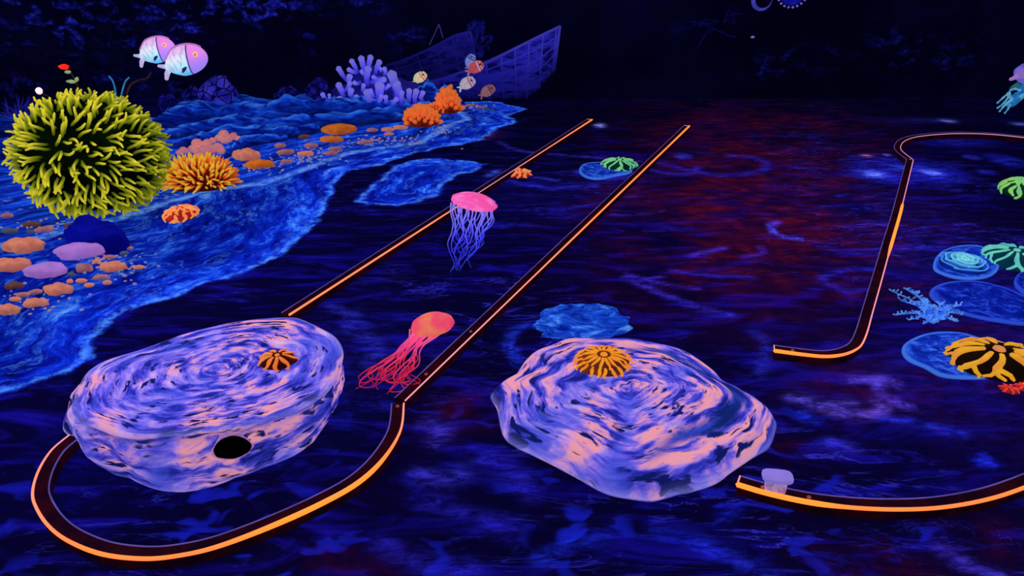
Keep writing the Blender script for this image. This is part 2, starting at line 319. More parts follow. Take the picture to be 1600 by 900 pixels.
# ------------------------------------------------------------------ lane rails
RH, RW = .045, .047
M_rail = glow('dark_lacquered_rail', (.040, .004, .010), .22, (.014, .002, .012), 12, .5, .06)
k = NT('orange_neon_edge'); hh = k.attr('along')
M_neon = k.finish(k.ramp(hh, [(0, (.34, .19, .42)), (.35, (.80, .22, .14)), (.7, (1, .19, .045)), (1, (1, .25, .03))]), 1.45, .4)
M_violet = glow('pale_violet_edge', (.16, .11, .42), .55, (.10, .07, .3), 6)
M_screw = glow('screw_metal', (.45, .12, .08), .35, (.3, .08, .08), 30, .3)
def rail(name, label, pts, side, heat, ends, screws=(), sm=True, group=None, dim=1.0):
    """pts: neon edge on top of the rail as seen in the photo; side +1: body lies to the left of travel"""
    P = [G(x, y, RH) for x, y in pts]
    P = catmull(P, 6) if sm else [P[0].lerp(P[-1], i / 24) for i in range(25)]
    n = len(P); Q = []
    for i, p in enumerate(P):
        t = (P[min(i + 1, n - 1)] - P[max(i - 1, 0)]).normalized(); nl = Vector((-t.y, t.x, 0)) * side
        Q.append(p + nl * RW)
    c = thing(name, label, 'rail', ground(P[n // 2].lerp(Q[n // 2], .5)), group)
    m = MB(); vs, fs = [], []
    for p, q in zip(P, Q):
        vs += [Vector((p.x, p.y, .0005)), p.copy(), q.copy(), Vector((q.x, q.y, .0005))]
    for i in range(n - 1):
        a, b = i * 4, i * 4 + 4
        fs += [(a, a + 1, b + 1, b), (a + 1, a + 2, b + 2, b + 1), (a + 2, a + 3, b + 3, b + 2), (a + 3, a, b, b + 3)]
    fs += [(0, 3, 2, 1), (n * 4 - 4, n * 4 - 3, n * 4 - 2, n * 4 - 1)]
    m.add(vs, fs).build('rail_body', M_rail, c, smooth=False)
    L = [0.0]
    for i in range(1, n): L.append(L[-1] + (P[i] - P[i - 1]).length)
    hx, hy = zip(*heat); hv = [float(np.interp(q / L[-1], hx, hy)) for q in L]
    rr = [.0026 + .0064 * q ** 1.6 for q in hv]
    o = MB().tube(P, rr, 8, along=hv).build('neon_edge', M_neon, c); o['label'] = 'glowing orange edge line'
    if ends != 'noviolet':
        o = MB().tube(Q, .0028, 6).build('violet_edge', M_violet, c); o['label'] = 'thin pale violet edge line'
    if 'cap' in ends:
        i = 0 if 'start' in ends else n - 1
        o = MB().tube([P[i], Q[i]], .0028, 6, along=[.45, .2]).build('end_edge', M_neon, c)
    for s in screws:
        i = min(n - 1, int(s * (n - 1))); w = P[i].lerp(Q[i], .5)
        MB().tube([w, w + Vector((0, 0, .004))], [.008, .006], 10).build('screw', M_screw, c)
    return c, P, Q
rail('lane_rail', 'straight orange-edged lane rail running behind the pink jellyfish to the left boulder', [(925, 187), (452, 492)], -1,
     [(0, .8), (.1, .55), (.3, .3), (.45, .12), (.55, .15), (.68, .5), (.8, .55), (1, .6)], 'capstart', (), False)
rail('lane_rail', 'long straight orange-edged lane rail between the red jellyfish and the right boulder', [(1077, 197), (633, 626)], -1,
     [(0, .9), (.15, .75), (.35, .7), (.6, .6), (.75, .35), (1, .2)], 'capstart', (.9, .985), False)
rail('lane_rail', 'curved orange-edged rail looping around in front of the left boulder',
     [(631, 630), (626, 672), (600, 716), (560, 754), (500, 788), (420, 824), (340, 854), (280, 868), (224, 873), (160, 866), (108, 846), (76, 822), (56, 792), (51, 768), (60, 736), (80, 704), (108, 680)], -1,
     [(0, .25), (.08, .45), (.2, .95), (.35, 1), (.5, .7), (.65, .75), (.8, .5), (.92, .4), (1, .2)], '', (.02,))
rail('lane_rail', 'hook-shaped rail at right, straight with a short bright orange stretch and a curled lower end',
     [(1427, 250), (1419, 283), (1412, 312), (1405, 340), (1392, 385), (1377, 440), (1363, 490), (1356, 516), (1348, 536), (1338, 546), (1318, 554), (1290, 557), (1255, 554), (1210, 548)], -1,
     [(0, .15), (.30, .15), (.32, 1), (.55, 1), (.57, .25), (.8, .2), (.87, .35), (.93, .8), (1, .95)], 'capend', (.01, .95))
rail('lane_rail', 'thin pale rail curving away at the upper right behind the hook-shaped rail',
     [(1640, 221), (1600, 215), (1541, 209.5), (1485, 209), (1438, 213), (1416, 219), (1408, 227), (1409, 235.5), (1426, 249)], -1,
     [(0, .12), (1, .12)], '', ())
_, PR, QR = rail('lane_rail', 'curved orange-edged rail in the lower right corner carrying the lilac-capped post',
     [(1152, 757), (1200, 771), (1265, 785), (1330, 793), (1400, 796), (1470, 793), (1540, 781), (1600, 762), (1690, 725)], 1,
     [(0, 1), (.2, 1), (.27, .75), (.5, .7), (1, .75)], 'capstart', (.12, .26))
# lilac capped post clamped on the lower right rail
bp = PR[7].lerp(QR[7], .5)
t = thing('marker_post', 'small lilac oval-capped post on the lower right rail', 'post', bp)
M_cap = glow('lilac_plastic', (.36, .26, .85), .55, (.30, .22, .75), 5); M_clear = glow('pinkish_acrylic', (.62, .42, .75), .45, (.25, .18, .6), 40)
def oval(m, c, rx, ry, z0, z1, rot, n=28):
    R = Matrix.Rotation(rot, 3, 'Z'); prof = [(0, z0), (.97, z0), (1, z0 + (z1 - z0) * .2), (1, z0 + (z1 - z0) * .8), (.96, z1), (0, z1)]
    vs, fs = [], []
    for f, z in prof:
        for j in range(n):
            a = 2 * PI * j / n; ca, sa = math.cos(a), math.sin(a)
            sq = (abs(ca) ** 4 + abs(sa) ** 4) ** -.25
            q = R @ Vector((ca * sq * rx * max(f, .001), sa * sq * ry * max(f, .001), 0)); vs.append(Vector((c[0] + q.x, c[1] + q.y, z)))
    for i in range(len(prof) - 1):
        for j in range(n): fs.append((i * n + j, i * n + (j + 1) % n, (i + 1) * n + (j + 1) % n, (i + 1) * n + j))
    return m.add(vs, fs)
oval(MB(), bp, .034, .018, RH, RH + .052, -.15).build('post', M_clear, t)
oval(MB(), bp, .049, .030, RH + .052, RH + .066, -.15).build('cap', M_cap, t)

# ------------------------------------------------------------------ the two painted boulders
def boulder_mat(name, freq, rad, pinkshift, dab):
    k = NT(name); P = k.obj(); fx, fy, fr = k.attr('flow_x'), k.attr('flow_y'), k.attr('flow_r')
    wz = k.math('MULTIPLY', k.math('SUBTRACT', k.noise(P, 2.6, 3), .5), .24)
    fr2 = k.math('ADD', fr, wz)
    fl = k.comb(k.math('MULTIPLY', fx, freq), k.math('MULTIPLY', fy, freq), k.math('MULTIPLY', fr2, rad))
    n = k.noise(fl, 1.35, 5, .58, .35); n2 = k.noise(fl, 2.6, 3, .5, .35); tone = k.noise(P, 3.6, 4, .6, .5)
    c = k.ramp(n, [(.30, (.006, .010, .16)), (.40, (.03, .035, .50)), (.48, (.13, .11, .78)), (.55, (.29, .21, .87)), (.64, (.56, .36, .84)), (.76, (.86, .58, .80))])
    pk = k.step(tone, .50 - pinkshift, .62 - pinkshift)
    c = k.mix(k.math('MULTIPLY', pk, k.step(n, .44, .60)), c, (.95, .38, .42))
    c = k.mix(k.math('MULTIPLY', k.step(tone, .46, .37), .45), c, (.05, .10, .72))
    d = k.math('MULTIPLY', k.step(n2, .44, .37), k.step(k.noise(P, 5, 2), .38, .47))
    c = k.mix(k.math('MULTIPLY', d, dab), c, (.006, .012, .13))
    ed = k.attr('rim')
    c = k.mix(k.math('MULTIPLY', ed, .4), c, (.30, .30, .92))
    sh = k.attr('underside')  # shade under the low slab painted near black on its undercut
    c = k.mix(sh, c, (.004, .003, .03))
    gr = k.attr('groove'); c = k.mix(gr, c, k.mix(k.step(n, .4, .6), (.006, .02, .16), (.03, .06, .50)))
    return k.finish(c, .66, .8, .05, n2, .3, .02)
def outline_fn(pts, c):
    A = sorted((math.atan2(p.y - c.y, p.x - c.x), math.hypot(p.x - c.x, p.y - c.y)) for p in pts)
    a = np.array([q[0] for q in A]); r = np.array([q[1] for q in A])
    a = np.concatenate([a[-4:] - 2 * PI, a, a[:4] + 2 * PI]); r = np.concatenate([r[-4:], r, r[:4]])
    return lambda th: float(np.interp(((th + PI) % (2 * PI)) - PI, a, r))
# left boulder: a tall slab with a flat top and a dark tunnel mouth in its near side
LT = .235
topP = catmull([G(x, y, LT) for x, y in [(450, 493), (380, 498), (293, 517), (223, 542), (170, 558), (137, 577), (118, 610), (112, 640), (130, 657), (160, 670), (197, 680), (247, 678), (313, 673), (380, 663), (447, 645), (493, 623), (517, 603), (530, 577), (536, 547), (523, 523), (497, 508), (473, 497)]], 4, True)
botpx = [(100, 655), (98, 672), (113, 685), (147, 713), (180, 742), (203, 747), (223, 757), (253, 767), (287, 769), (327, 762), (367, 747), (413, 730), (463, 710), (490, 690), (505, 660), (522, 623)]
lc = sum((Vector(p) for p in topP), Vector()) / len(topP); lc = Vector((lc.x, lc.y, 0))
topR = outline_fn(topP, lc); fb = [G(x, y) for x, y in botpx]
fa = [(math.atan2(p.y - lc.y, p.x - lc.x), math.hypot(p.x - lc.x, p.y - lc.y)) for p in fb]
a0, a1 = fa[0][0], fa[-1][0]
def botR(th):
    best = None
    aa = np.array([(q[0] - a0) % (2 * PI) for q in fa]); rr = np.array([q[1] for q in fa]); span = aa[-1]
    x = (th - a0) % (2 * PI); tr = topR(th) * .97
    if x <= span: return float(np.interp(x, aa, rr))
    gap = 2 * PI - span; u = (x - span) / gap; w = max(0, 1 - 6 * min(u, 1 - u))
    return tr * (1 - w) + (rr[-1] if u < .5 else rr[0]) * w
NA = 200; rings = []
for f in np.linspace(.0, 1, 26): rings.append(('t', max(f, .004)))
for f in np.linspace(.04, 1, 20): rings.append(('s', f))
gv = {}; m = MB(); vs, fx, fy, fr, rim, und = [], [], [], [], [], []
for kind, f in rings:
    for j in range(NA):
        th = 2 * PI * j / NA; ct, st_ = math.cos(th), math.sin(th); R = topR(th)
        if kind == 't':
            r = R * f; p = Vector((lc.x + ct * r, lc.y + st_ * r, 0))
            nz = mnoise.fractal(Vector((p.x * 2.5, p.y * 2.5, 3)), 1, 2, 3)
            z = LT + .012 * nz * (1 - f ** 6) + .02 * (1 - f ** 2) - (.010 * max(0, (f - .9) / .1) ** 2)
            p.z = z; rim.append(max(0, (f - .9) / .1) ** 2); fr.append(f)
        else:
            rb = botR(th); prof = f ** 1.1
            bulge = .018 * math.sin(PI * f) + (-.022 * math.exp(-((f - .12) / .08) ** 2))
            r = R + (rb - R) * prof + bulge
            p = Vector((lc.x + ct * r, lc.y + st_ * r, (LT - .010) * (1 - f)))
            nz = mnoise.fractal(Vector((ct * 3, st_ * 3, f * 2.0 + 9)), 1, 2, 4); r2 = .028 * nz * math.sin(PI * f)
            p.x += ct * r2; p.y += st_ * r2; rim.append(max(0, (f - .9) / .1) * .7); fr.append(1 + f * .4); gv[len(vs)] = .75 * math.exp(-((f - .10) / .06) ** 2) * (.5 + .5 * max(0, -ct))
        vs.append(p); q_ = min(1, fr[-1] / .45) ** 1.0; fx.append(ct * q_); fy.append(st_ * q_)
n = len(rings); fs = [(i * NA + j, i * NA + (j + 1) % NA, (i + 1) * NA + (j + 1) % NA, (i + 1) * NA + j) for i in range(n - 1) for j in range(NA)]
fs.append(tuple(range((n - 1) * NA, n * NA)))
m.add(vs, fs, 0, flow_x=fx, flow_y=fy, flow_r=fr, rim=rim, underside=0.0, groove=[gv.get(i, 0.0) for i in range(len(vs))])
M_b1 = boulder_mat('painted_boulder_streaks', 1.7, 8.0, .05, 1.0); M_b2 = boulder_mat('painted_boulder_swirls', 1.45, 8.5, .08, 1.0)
M_hole = glow('tunnel_black', (.0006, .0006, .003), .1, (.0004, .0004, .002), 5, .9, 0)
tb = thing('boulder', 'tall flat-topped blue and pink boulder at left with a round dark hole', 'rock', lc)
body = m.build('boulder_body', [M_b1, M_hole], tb)
# cut the round hole into its near side
hc = None; best = 1e9
for v in vs[26 * NA:]:
    d = v - camo.location; pz = d.y * cp - d.z * sp
    u, w = 800 + F * d.x / pz, 450 - F * (d.y * sp + d.z * cp) / pz
    e = (u - 365) ** 2 + (w - 700) ** 2
    if e < best and d.y < lc.y: best, hc = e, v.copy()
nrm = Vector((hc.x - lc.x, hc.y - lc.y, 0)).normalized(); nrm = Vector((nrm.x * .35, nrm.y, .12)).normalized()
rad = 27.5 / ppm(hc)
cm = MB(); e1 = nrm.cross(Vector((0, 0, 1))).normalized(); e2 = e1.cross(nrm); VE = .74
ring = [e1 * math.cos(2 * PI * j / 40) * rad + e2 * math.sin(2 * PI * j / 40) * rad * VE for j in range(40)]
cm.add([hc + nrm * .1 + p for p in ring] + [hc - nrm * .1 + p for p in ring], [tuple(range(40)), tuple(range(40, 80))] + [(j, (j + 1) % 40, 40 + (j + 1) % 40, 40 + j) for j in range(40)])
cut = cm.build('cutter', M_hole)
cut.scale = (1, 1, 1)
md = body.modifiers.new('hole', 'BOOLEAN'); md.operation = 'DIFFERENCE'; md.object = cut; md.solver = 'EXACT'
try: md.material_mode = 'TRANSFER'
except Exception: pass
bpy.context.view_layer.update(); dg = bpy.context.evaluated_depsgraph_get()
cutloc = Vector(tb['_loc']); 
nm = bpy.data.meshes.new_from_object(body.evaluated_get(dg)); body.modifiers.clear(); old = body.data; body.data = nm; bpy.data.meshes.remove(old)
bpy.data.objects.remove(cut)
rimp = []
for j in range(41):
    a = 2 * PI * j / 40; e1 = nrm.cross(Vector((0, 0, 1))).normalized(); e2 = e1.cross(nrm)
    rimp.append(hc + e1 * math.cos(a) * rad + e2 * math.sin(a) * rad * VE)
hb = MB(); vs = [hc - nrm * .095] + [hc - nrm * .095 + (p - hc) * .99 for p in rimp[:40]]
hb.add(vs, [(0, 1 + j, 1 + (j + 1) % 40) for j in range(40)]); o = hb.build('tunnel_hole', M_hole, tb); o['label'] = 'round dark hole in the near side'

# right boulder: a low broad slab with terraced swirls
opx = [(420, 165), (540, 168), (650, 170), (760, 190), (870, 215), (960, 265), (1020, 310), (1060, 355), (1130, 395), (1200, 445), (1250, 500), (1245, 560), (1215, 640), (1150, 680), (1060, 740), (1000, 785), (900, 820), (830, 835), (740, 858), (620, 845), (540, 825), (450, 775), (340, 715), (250, 670), (160, 620), (125, 570), (110, 500), (100, 440), (72, 380), (100, 345), (160, 310), (220, 230), (300, 195), (360, 170)]
RE = .075
rp = catmull([G(740 + x / 2.648, 460 + y / 2.648, RE - (RE - .012) * min(1, max(0, (y - 350) / 300))) for x, y in opx], 4, True)
rc = Vector((*(sum((Vector(p) for p in rp), Vector()) / len(rp)).xy, 0)); RR = outline_fn(rp, rc)
def z_right(x, y):
    th = math.atan2(y - rc.y, x - rc.x); f = math.hypot(x - rc.x, y - rc.y) / RR(th)
    return zr(th, f)
def zr(th, f):
    z = RE + .055 * (1 - f ** 2) ** .8
    # a raised inner tongue that ends in a step towards the right
    e = .66 + .05 * math.sin(3 * th + 1) + .03 * math.sin(7 * th); face = max(0, math.cos(th + .05)) ** .6
    z += .035 * face / (1 + math.exp((f - e) * 38))
    return z - .055 * max(0, (f - .88) / .12) ** 2
m = MB(); vs, fx, fy, fr, rim, und, grv = [], [], [], [], [], [], []
rings = [max(q, .004) for q in np.linspace(0, 1, 44)] + [1.008, 1.0, .985, .97, .95]
for i, f in enumerate(rings):
    for j in range(NA):
        th = 2 * PI * j / NA; ct, st_ = math.cos(th), math.sin(th); R = RR(th) * f
        p = Vector((rc.x + ct * R, rc.y + st_ * R, 0)); nz = mnoise.fractal(Vector((p.x * 3, p.y * 3, 1)), 1, 2, 3)
        lower = i >= 44
        p.z = [.016, .012, .007, .003, 0][i - 44] if lower else zr(th, f) + .010 * nz * (1 - f ** 8)
        q_ = min(1, f / .45); vs.append(p); fx.append(ct * q_); fy.append(st_ * q_); fr.append(f if not lower else 1 + (i - 43) * .02); rim.append(max(0, (f - .95) / .05) ** 3 if not lower else .2)
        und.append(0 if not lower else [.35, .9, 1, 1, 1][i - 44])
        e = .66 + .05 * math.sin(3 * th + 1) + .03 * math.sin(7 * th); face = max(0, math.cos(th + .05)) ** .6
        grv.append(min(1, 1.7 * face * math.exp(-((f - e - .06) / .05) ** 2)) if not lower else 0)
n = len(rings); fs = [(i * NA + j, i * NA + (j + 1) % NA, (i + 1) * NA + (j + 1) % NA, (i + 1) * NA + j) for i in range(n - 1) for j in range(NA)]
fs.append(tuple(range((n - 1) * NA, n * NA)))
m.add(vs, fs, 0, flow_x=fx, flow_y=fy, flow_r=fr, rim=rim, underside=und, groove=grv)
o = m.build('boulder', M_b2, loc=rc); tag(o, 'broad low pink and lavender swirled boulder right of centre', 'rock')

# ------------------------------------------------------------------ anemones
def dome_pt(c, rx, ry, rz, f, a, lift=0):      # f 0 top .. 1 rim
    ph = f * PI / 2 * .98
    n = Vector((math.sin(ph) * math.cos(a) / rx, math.sin(ph) * math.sin(a) / ry, math.cos(ph) / rz)).normalized()
    return Vector((c[0] + rx * math.sin(ph) * math.cos(a), c[1] + ry * math.sin(ph) * math.sin(a), c[2] + rz * math.cos(ph))) + n * lift, n
def dome_mesh(c, rx, ry, rz, rough=.05, seed=0, lobes=0, la=.0):
    m = MB(); vs, fs = [], []; N, K = 40, 9
    for i in range(K + 1):
        for j in range(N):
            a = 2 * PI * j / N; p, n = dome_pt(c, rx, ry, rz, max(i / K, .003), a)
            k_ = 1 + rough * mnoise.noise(Vector((math.cos(a) * 2, math.sin(a) * 2, seed + i * .3))) * (i / K) + la * math.cos(lobes * a) * (i / K)
            p.x = c[0] + (p.x - c[0]) * k_; p.y = c[1] + (p.y - c[1]) * k_; vs.append(p)
    fs = [(i * N + j, i * N + (j + 1) % N, (i + 1) * N + (j + 1) % N, (i + 1) * N + j) for i in range(K) for j in range(N)]
    fs.append(tuple(range(K * N, K * N + N))); return m.add(vs, fs)
def petal_anemone(label, px, py, wpx, ratio, hgt, body, petal, n, z=0, fork=False, f0=.16, f1=.95, w=.16, rings=1, centre=None, seed=0, cat='anemone', wig=.12):
    rnd = random.Random(seed); c = G(px, py, z + hgt * .5); r = wpx / 2 / ppm(c); c.z = z
    t = thing('sea_anemone', label, cat, c)
    dome_mesh(c, r * .92, r * ratio * .92, hgt, .10, seed, 5, .05).build('anemone_body', body, t)
    for q in range(rings):
        for i in range(n if q == 0 else int(n * (1.3 if rings > 1 else 1))):
            a = 2 * PI * (i + rnd.uniform(-.18, .18) + q * .5) / (n if q == 0 else int(n * 1.3)); lo, hi = (f0, f1) if rings == 1 else ((f0, .58) if q == 0 else (.52, 1.0))
            hi *= rnd.uniform(.86, 1.02); m = MB(); pts, rr = [], []; ph = rnd.uniform(0, 6)
            for s in range(8):
                u = s / 7; f = lo + (hi - lo) * u; aa = a + wig * math.sin(ph + u * 5) * (.3 + u)
                p, nn = dome_pt(c, r, r * ratio, hgt, f, aa, r * w * .22); pts.append(p)
                rr.append(r * w * (.55 + .5 * math.sin(PI * min(1, u * 1.05 + .05)) + .12 * math.sin(ph + u * 9)) * .5)
            m.tube(pts, rr, 7, squash=nn)
            if fork and (i % 2 == 0 or fork == 2):
                for sg in (-1, 1):
                    pts2 = [pts[4]]; base_f = lo + (hi - lo) * .6
                    for s in range(1, 5):
                        p, nn = dome_pt(c, r, r * ratio, hgt, base_f + (hi - base_f) * s / 4 * .95, a + sg * .09 * s * rnd.uniform(.6, 1), r * w * .22); pts2.append(p)
                    m.tube(pts2, [r * w * .4, r * w * .36, r * w * .33, r * w * .3, r * w * .2], 6, squash=nn)
            m.build('petal', petal, t)
    p, nn = dome_pt(c, r, r * ratio, hgt, .003, 0)
    MB().lump(p, r * .13, r * .13, r * .07, 2, .05).build('anemone_centre', centre or petal, t)
    return t
M_grn_b = glow('dark_green_flesh', (.002, .045, .022), .4, (.001, .02, .02)); M_grn = glow('pale_green_glow', (.26, .80, .30), .55, (.14, .62, .30))
M_tea_b = glow('dark_teal_flesh', (.002, .05, .07), .4, (.001, .03, .06)); M_tea = glow('mint_glow', (.18, .78, .55), .55, (.10, .55, .50))
M_lim = glow('lime_glow', (.36, .80, .16), .55, (.20, .70, .28))
M_org_b = glow('dark_red_flesh', (.09, .008, .004), .4, (.03, .003, .004)); M_org = glow('orange_glow', (1, .30, .06), .6, (.95, .20, .03))
M_redb = glow('ember_red_flesh', (.50, .03, .012), .5, (.3, .015, .01)); M_org2 = glow('bright_peach_orange', (1, .42, .12), .6, (.95, .26, .06))
M_yel_b = glow('dark_brown_flesh', (.014, .006, .002), .25, (.008, .003, .002)); M_yel = glow('amber_yellow_glow', (1, .52, .02), .55, (.95, .36, .04), 14)
M_gold = glow('golden_orange_glow', (1, .40, .02), .62, (1, .28, .02), 20); M_gold_b = glow('dark_amber_flesh', (.22, .05, .012), .4, (.08, .02, .02))
M_pinkred = glow('coral_red_glow', (1, .07, .06), .6, (.85, .05, .06))
petal_anemone('green striped anemone on the small blue stone between the rails', 968, 255, 58, .95, .055, M_grn_b, M_grn, 11, .012, True, w=.15, seed=3)
petal_anemone('small orange anemone beside the left straight rail', 812, 270, 37, 1.0, .03, M_redb, M_org2, 8, 0, False, .2, .9, .30, 2, seed=4)
petal_anemone('round glowing orange anemone on the blue bank under the big yellow anemone', 282, 331, 52, 1.25, .05, M_redb, M_org2, 9, 0, True, .15, .92, .20, 2, seed=5)
petal_anemone('dark red anemone with nine orange arms on the left boulder', 434, 561, 62, 1.0, .035, M_org_b, M_org, 9, LT + .006, False, .18, .92, .21, 1, seed=6)
c = G(943, 562, .16); zc = z_right(c.x, c.y) - .012
petal_anemone('golden many-rayed anemone on the right boulder', 943, 562, 94, .98, .05, M_gold_b, M_gold, 17, zc, False, .16, 1, .115, 2, seed=8, wig=.05)
petal_anemone('large dark anemone with amber yellow branching arms at the right edge', 1557, 557, 146, .80, .075, M_yel_b, M_yel, 10, .004, 2, .2, .98, .15, 1, glow('orange_heart', (1, .38, .12), .5), seed=12, wig=.16)
petal_anemone('mint green striped anemone cut by the right edge beside the blue rose', 1586, 400, 84, 1.2, .07, M_tea_b, M_tea, 12, 0, True, .18, .97, .17, 1, seed=14)
petal_anemone('lime green anemone at the upper right edge', 1597, 292, 58, 1.2, .10, M_grn_b, M_lim, 12, 0, False, .12, .95, .22, 2, seed=15)
petal_anemone('small red star-shaped anemone, left of two below the amber anemone', 1577, 607, 30, .9, .012, M_redb, M_pinkred, 7, 0, False, .2, 1.0, .22, 1, seed=16)
petal_anemone('small red star-shaped anemone cut by the right edge, right of two', 1602, 604, 30, .9, .012, M_redb, M_pinkred, 7, 0, False, .2, 1.0, .22, 1, seed=17)
# the big yellow tentacled ball and the small orange and yellow one
def spiny(label, c, rx, ry, rz, count, ln, rad, body, tent, seed, z0=-.8, wiggle=.5, name='sea_anemone', lean=(.1, 1.0), grow=1.0, fan=0.0):
    rnd = random.Random(seed); t = thing(name, label, 'anemone', ground(c))
    MB().lump(c, rx, ry, rz, 4, .03, 2, seed, flat=-c.z + .002).build('anemone_body', body, t)
    items = []; ga = PI * (3 - 5 ** .5)
    for i in range(count):
        z = 1 - (i + .5) / count * (1 - z0); a = i * ga; s = math.sqrt(max(0, 1 - z * z))
        d = Vector((s * math.cos(a), s * math.sin(a), z)) + Vector((rnd.uniform(-.05, .05), rnd.uniform(-.05, .05), rnd.uniform(-.05, .05))); d.normalize()
        b = Vector((c.x + d.x * rx * .97, c.y + d.y * ry * .97, c.z + d.z * rz * .97))
        if b.z < .01: continue
        nn = Vector((d.x / rx, d.y / ry, d.z / rz)).normalized(); s1 = nn.orthogonal().normalized(); s2 = nn.cross(s1)
        q = rnd.uniform(0, 2 * PI); side = s1 * math.cos(q) + s2 * math.sin(q); fv = Vector((-.05, -.86, .5)); side = (side * .75 - (fv - nn * fv.dot(nn)).normalized() * fan).normalized(); L = ln * rnd.uniform(.75, 1.3); ph = rnd.uniform(0, 6); amp = wiggle * L * rnd.uniform(.3, 1.1)
        out = nn * grow + side * rnd.uniform(*lean); out.normalize(); pts = []; cr = nn.cross(side)
        for k_ in range(7):
            u = k_ / 6; p = b + out * (L * u) + nn * (.02 * u) + cr * (amp * math.sin(ph + u * 3.6) * u * .5) + side * (amp * u * u * .7)
            p.z = max(p.z, .012); pts.append(p)
        sh_ = max(.30, min(1.0, .62 + .75 * (d.z * .35 - d.y * .75) )); rr = [rad * (.8 + .35 * math.sin(PI * (.15 + .8 * u / 6))) for u in range(7)]; rr[-1] = rad * .7  # shading painted in: tentacle colour darkens away from the front and top
        view = (camo.location - b).normalized(); items.append((nn.dot(view), pts, rr, sh_))
    items.sort(key=lambda q: -q[0]); rest = MB()
    for i, (_, pts, rr, sh_) in enumerate(items):
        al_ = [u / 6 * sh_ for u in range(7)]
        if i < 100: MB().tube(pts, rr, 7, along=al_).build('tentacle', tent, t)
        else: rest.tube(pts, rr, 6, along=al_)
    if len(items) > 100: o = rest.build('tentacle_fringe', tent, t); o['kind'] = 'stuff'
    return t
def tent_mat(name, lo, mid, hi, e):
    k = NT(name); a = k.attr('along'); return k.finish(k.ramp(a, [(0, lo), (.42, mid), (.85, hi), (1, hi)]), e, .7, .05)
M_ball = glow('black_green_flesh', (.004, .012, .002), .2, (.001, .003, .002), 5, .9, 0)
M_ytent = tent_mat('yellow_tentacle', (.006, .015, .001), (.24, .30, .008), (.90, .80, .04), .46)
M_otent = tent_mat('orange_yellow_tentacle', (.22, .02, .004), (.80, .16, .015), (.85, .68, .05), .42)
bc = G(143, 243, .36); BALLY = bc.y
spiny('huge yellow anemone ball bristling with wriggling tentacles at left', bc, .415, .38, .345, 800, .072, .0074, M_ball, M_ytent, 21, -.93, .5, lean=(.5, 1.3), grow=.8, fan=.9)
oc = G(314, 290, .0); oc.z = .03
spiny('orange anemone mound with yellow-tipped tentacles beside the yellow ball', oc, .215, .15, .125, 330, .062, .0062, glow('dark_rust_flesh', (.12, .012, .004), .3, (.05, .005, .004)), M_otent, 22, -.05, .12, grow=1.6)

# ------------------------------------------------------------------ jellyfish
def jelly_mat(name, c0, c1, c2, e):
    k = NT(name); P = k.obj(); q = k.noise(P, 9, 3)
    return k.finish(k.ramp(q, [(.3, c0), (.5, c1), (.68, c2)]), e, .3, 3)
def tip_mat(name, stops, e):
    k = NT(name); return k.finish(k.ramp(k.attr('along'), stops), e, .5)
def bell(c, r, h, tilt, mat, t, n=36):
    m = MB(); vs, fs = [], []; prof = [(.001, 1), (.25, .97), (.5, .86), (.75, .62), (.92, .3), (1, .06), (1.0, -.06), (.93, -.12), (.7, .02), (.4, .2), (.001, .3)]
    for f, z in prof:
        for j in range(n):
            a = 2 * PI * j / n; k_ = 1 + (.02 * math.cos(9 * a) if f > .85 else 0)
            vs.append(c + tilt @ Vector((math.cos(a) * r * f * k_, math.sin(a) * r * f * k_, z * h)))
    for i in range(len(prof) - 1):
        for j in range(n): fs.append((i * n + j, i * n + (j + 1) % n, (i + 1) * n + (j + 1) % n, (i + 1) * n + j))
    return m.add(vs, fs).build('bell', mat, t)
def jelly(label, foot, bc_px, wpx, h, tilt, bellm, tentm, tracks, rad, seed, spread):
    rnd = random.Random(seed); fp = G(*foot); Y = fp.y; c = V(*bc_px, Y); r = wpx / 2 / ppm(c)
    t = thing('jellyfish', label, 'jellyfish', fp); bell(c, r, h, tilt, bellm, t)
    for i, tr in enumerate(tracks):
        pts = []; dy = rnd.uniform(-1, 1); N = len(tr)
        for j, (x, y) in enumerate(tr):
            p = V(x, y, Y); u = j / (N - 1); p.y += dy * (r * .55 * (1 - u) + spread * u)
            p.z = max(p.z, .006 + .004 * (i % 3)); pts.append(p)
        a = 2 * PI * i / len(tracks); pts = catmull(pts, 6); L = len(pts)
        MB().tube(pts, [rad * (1.0 - .45 * u / L) for u in range(L)], 6, along=[u / (L - 1) for u in range(L)]).build('tentacle', tentm, t)
    return t
M_bell1 = jelly_mat('hot_pink_bell', (1, .06, .30), (1, .11, .44), (.98, .32, .75), .72)
M_t1 = tip_mat('violet_blue_tentacle', [(0, (.40, .30, 1)), (.35, (.20, .20, 1)), (.7, (.05, .05, .9)), (1, (.03, .04, .6))], .62)
rnd = random.Random(5); tr1 = []
for i in range(24):
    x0 = 706 + i * 2.85 + rnd.uniform(-1, 1); y0 = 310 + (x0 - 706) * .16; xe = 722 + (x0 - 740) * rnd.uniform(.3, .8) + rnd.uniform(-8, 8); ye = rnd.uniform(385, 420); ph = rnd.uniform(0, 6)
    if i % 6 == 0: ye = 421
    tr1.append([(x0 + (xe - x0) * s / 7 * (s / 7) + 6.5 * math.sin(ph + s * 1.6) * (s / 7) ** .6, y0 + (ye - y0) * s / 7) for s in range(8)])
J1 = jelly('pink-capped jellyfish with violet tentacles in front of the left rail', (728, 421), (741, 316), 73, .036, Matrix.Rotation(.20, 3, 'Y'), M_bell1, M_t1, tr1, .0036, 31, .05)
M_bell2 = jelly_mat('orange_pink_bell', (1, .34, .09), (1, .12, .14), (1, .05, .18), .62)
M_t2 = tip_mat('red_pink_tentacle', [(0, (1, .20, .42)), (.3, (.90, .07, .28)), (.6, (.75, .03, .08)), (1, (.45, .01, .06))], .55)
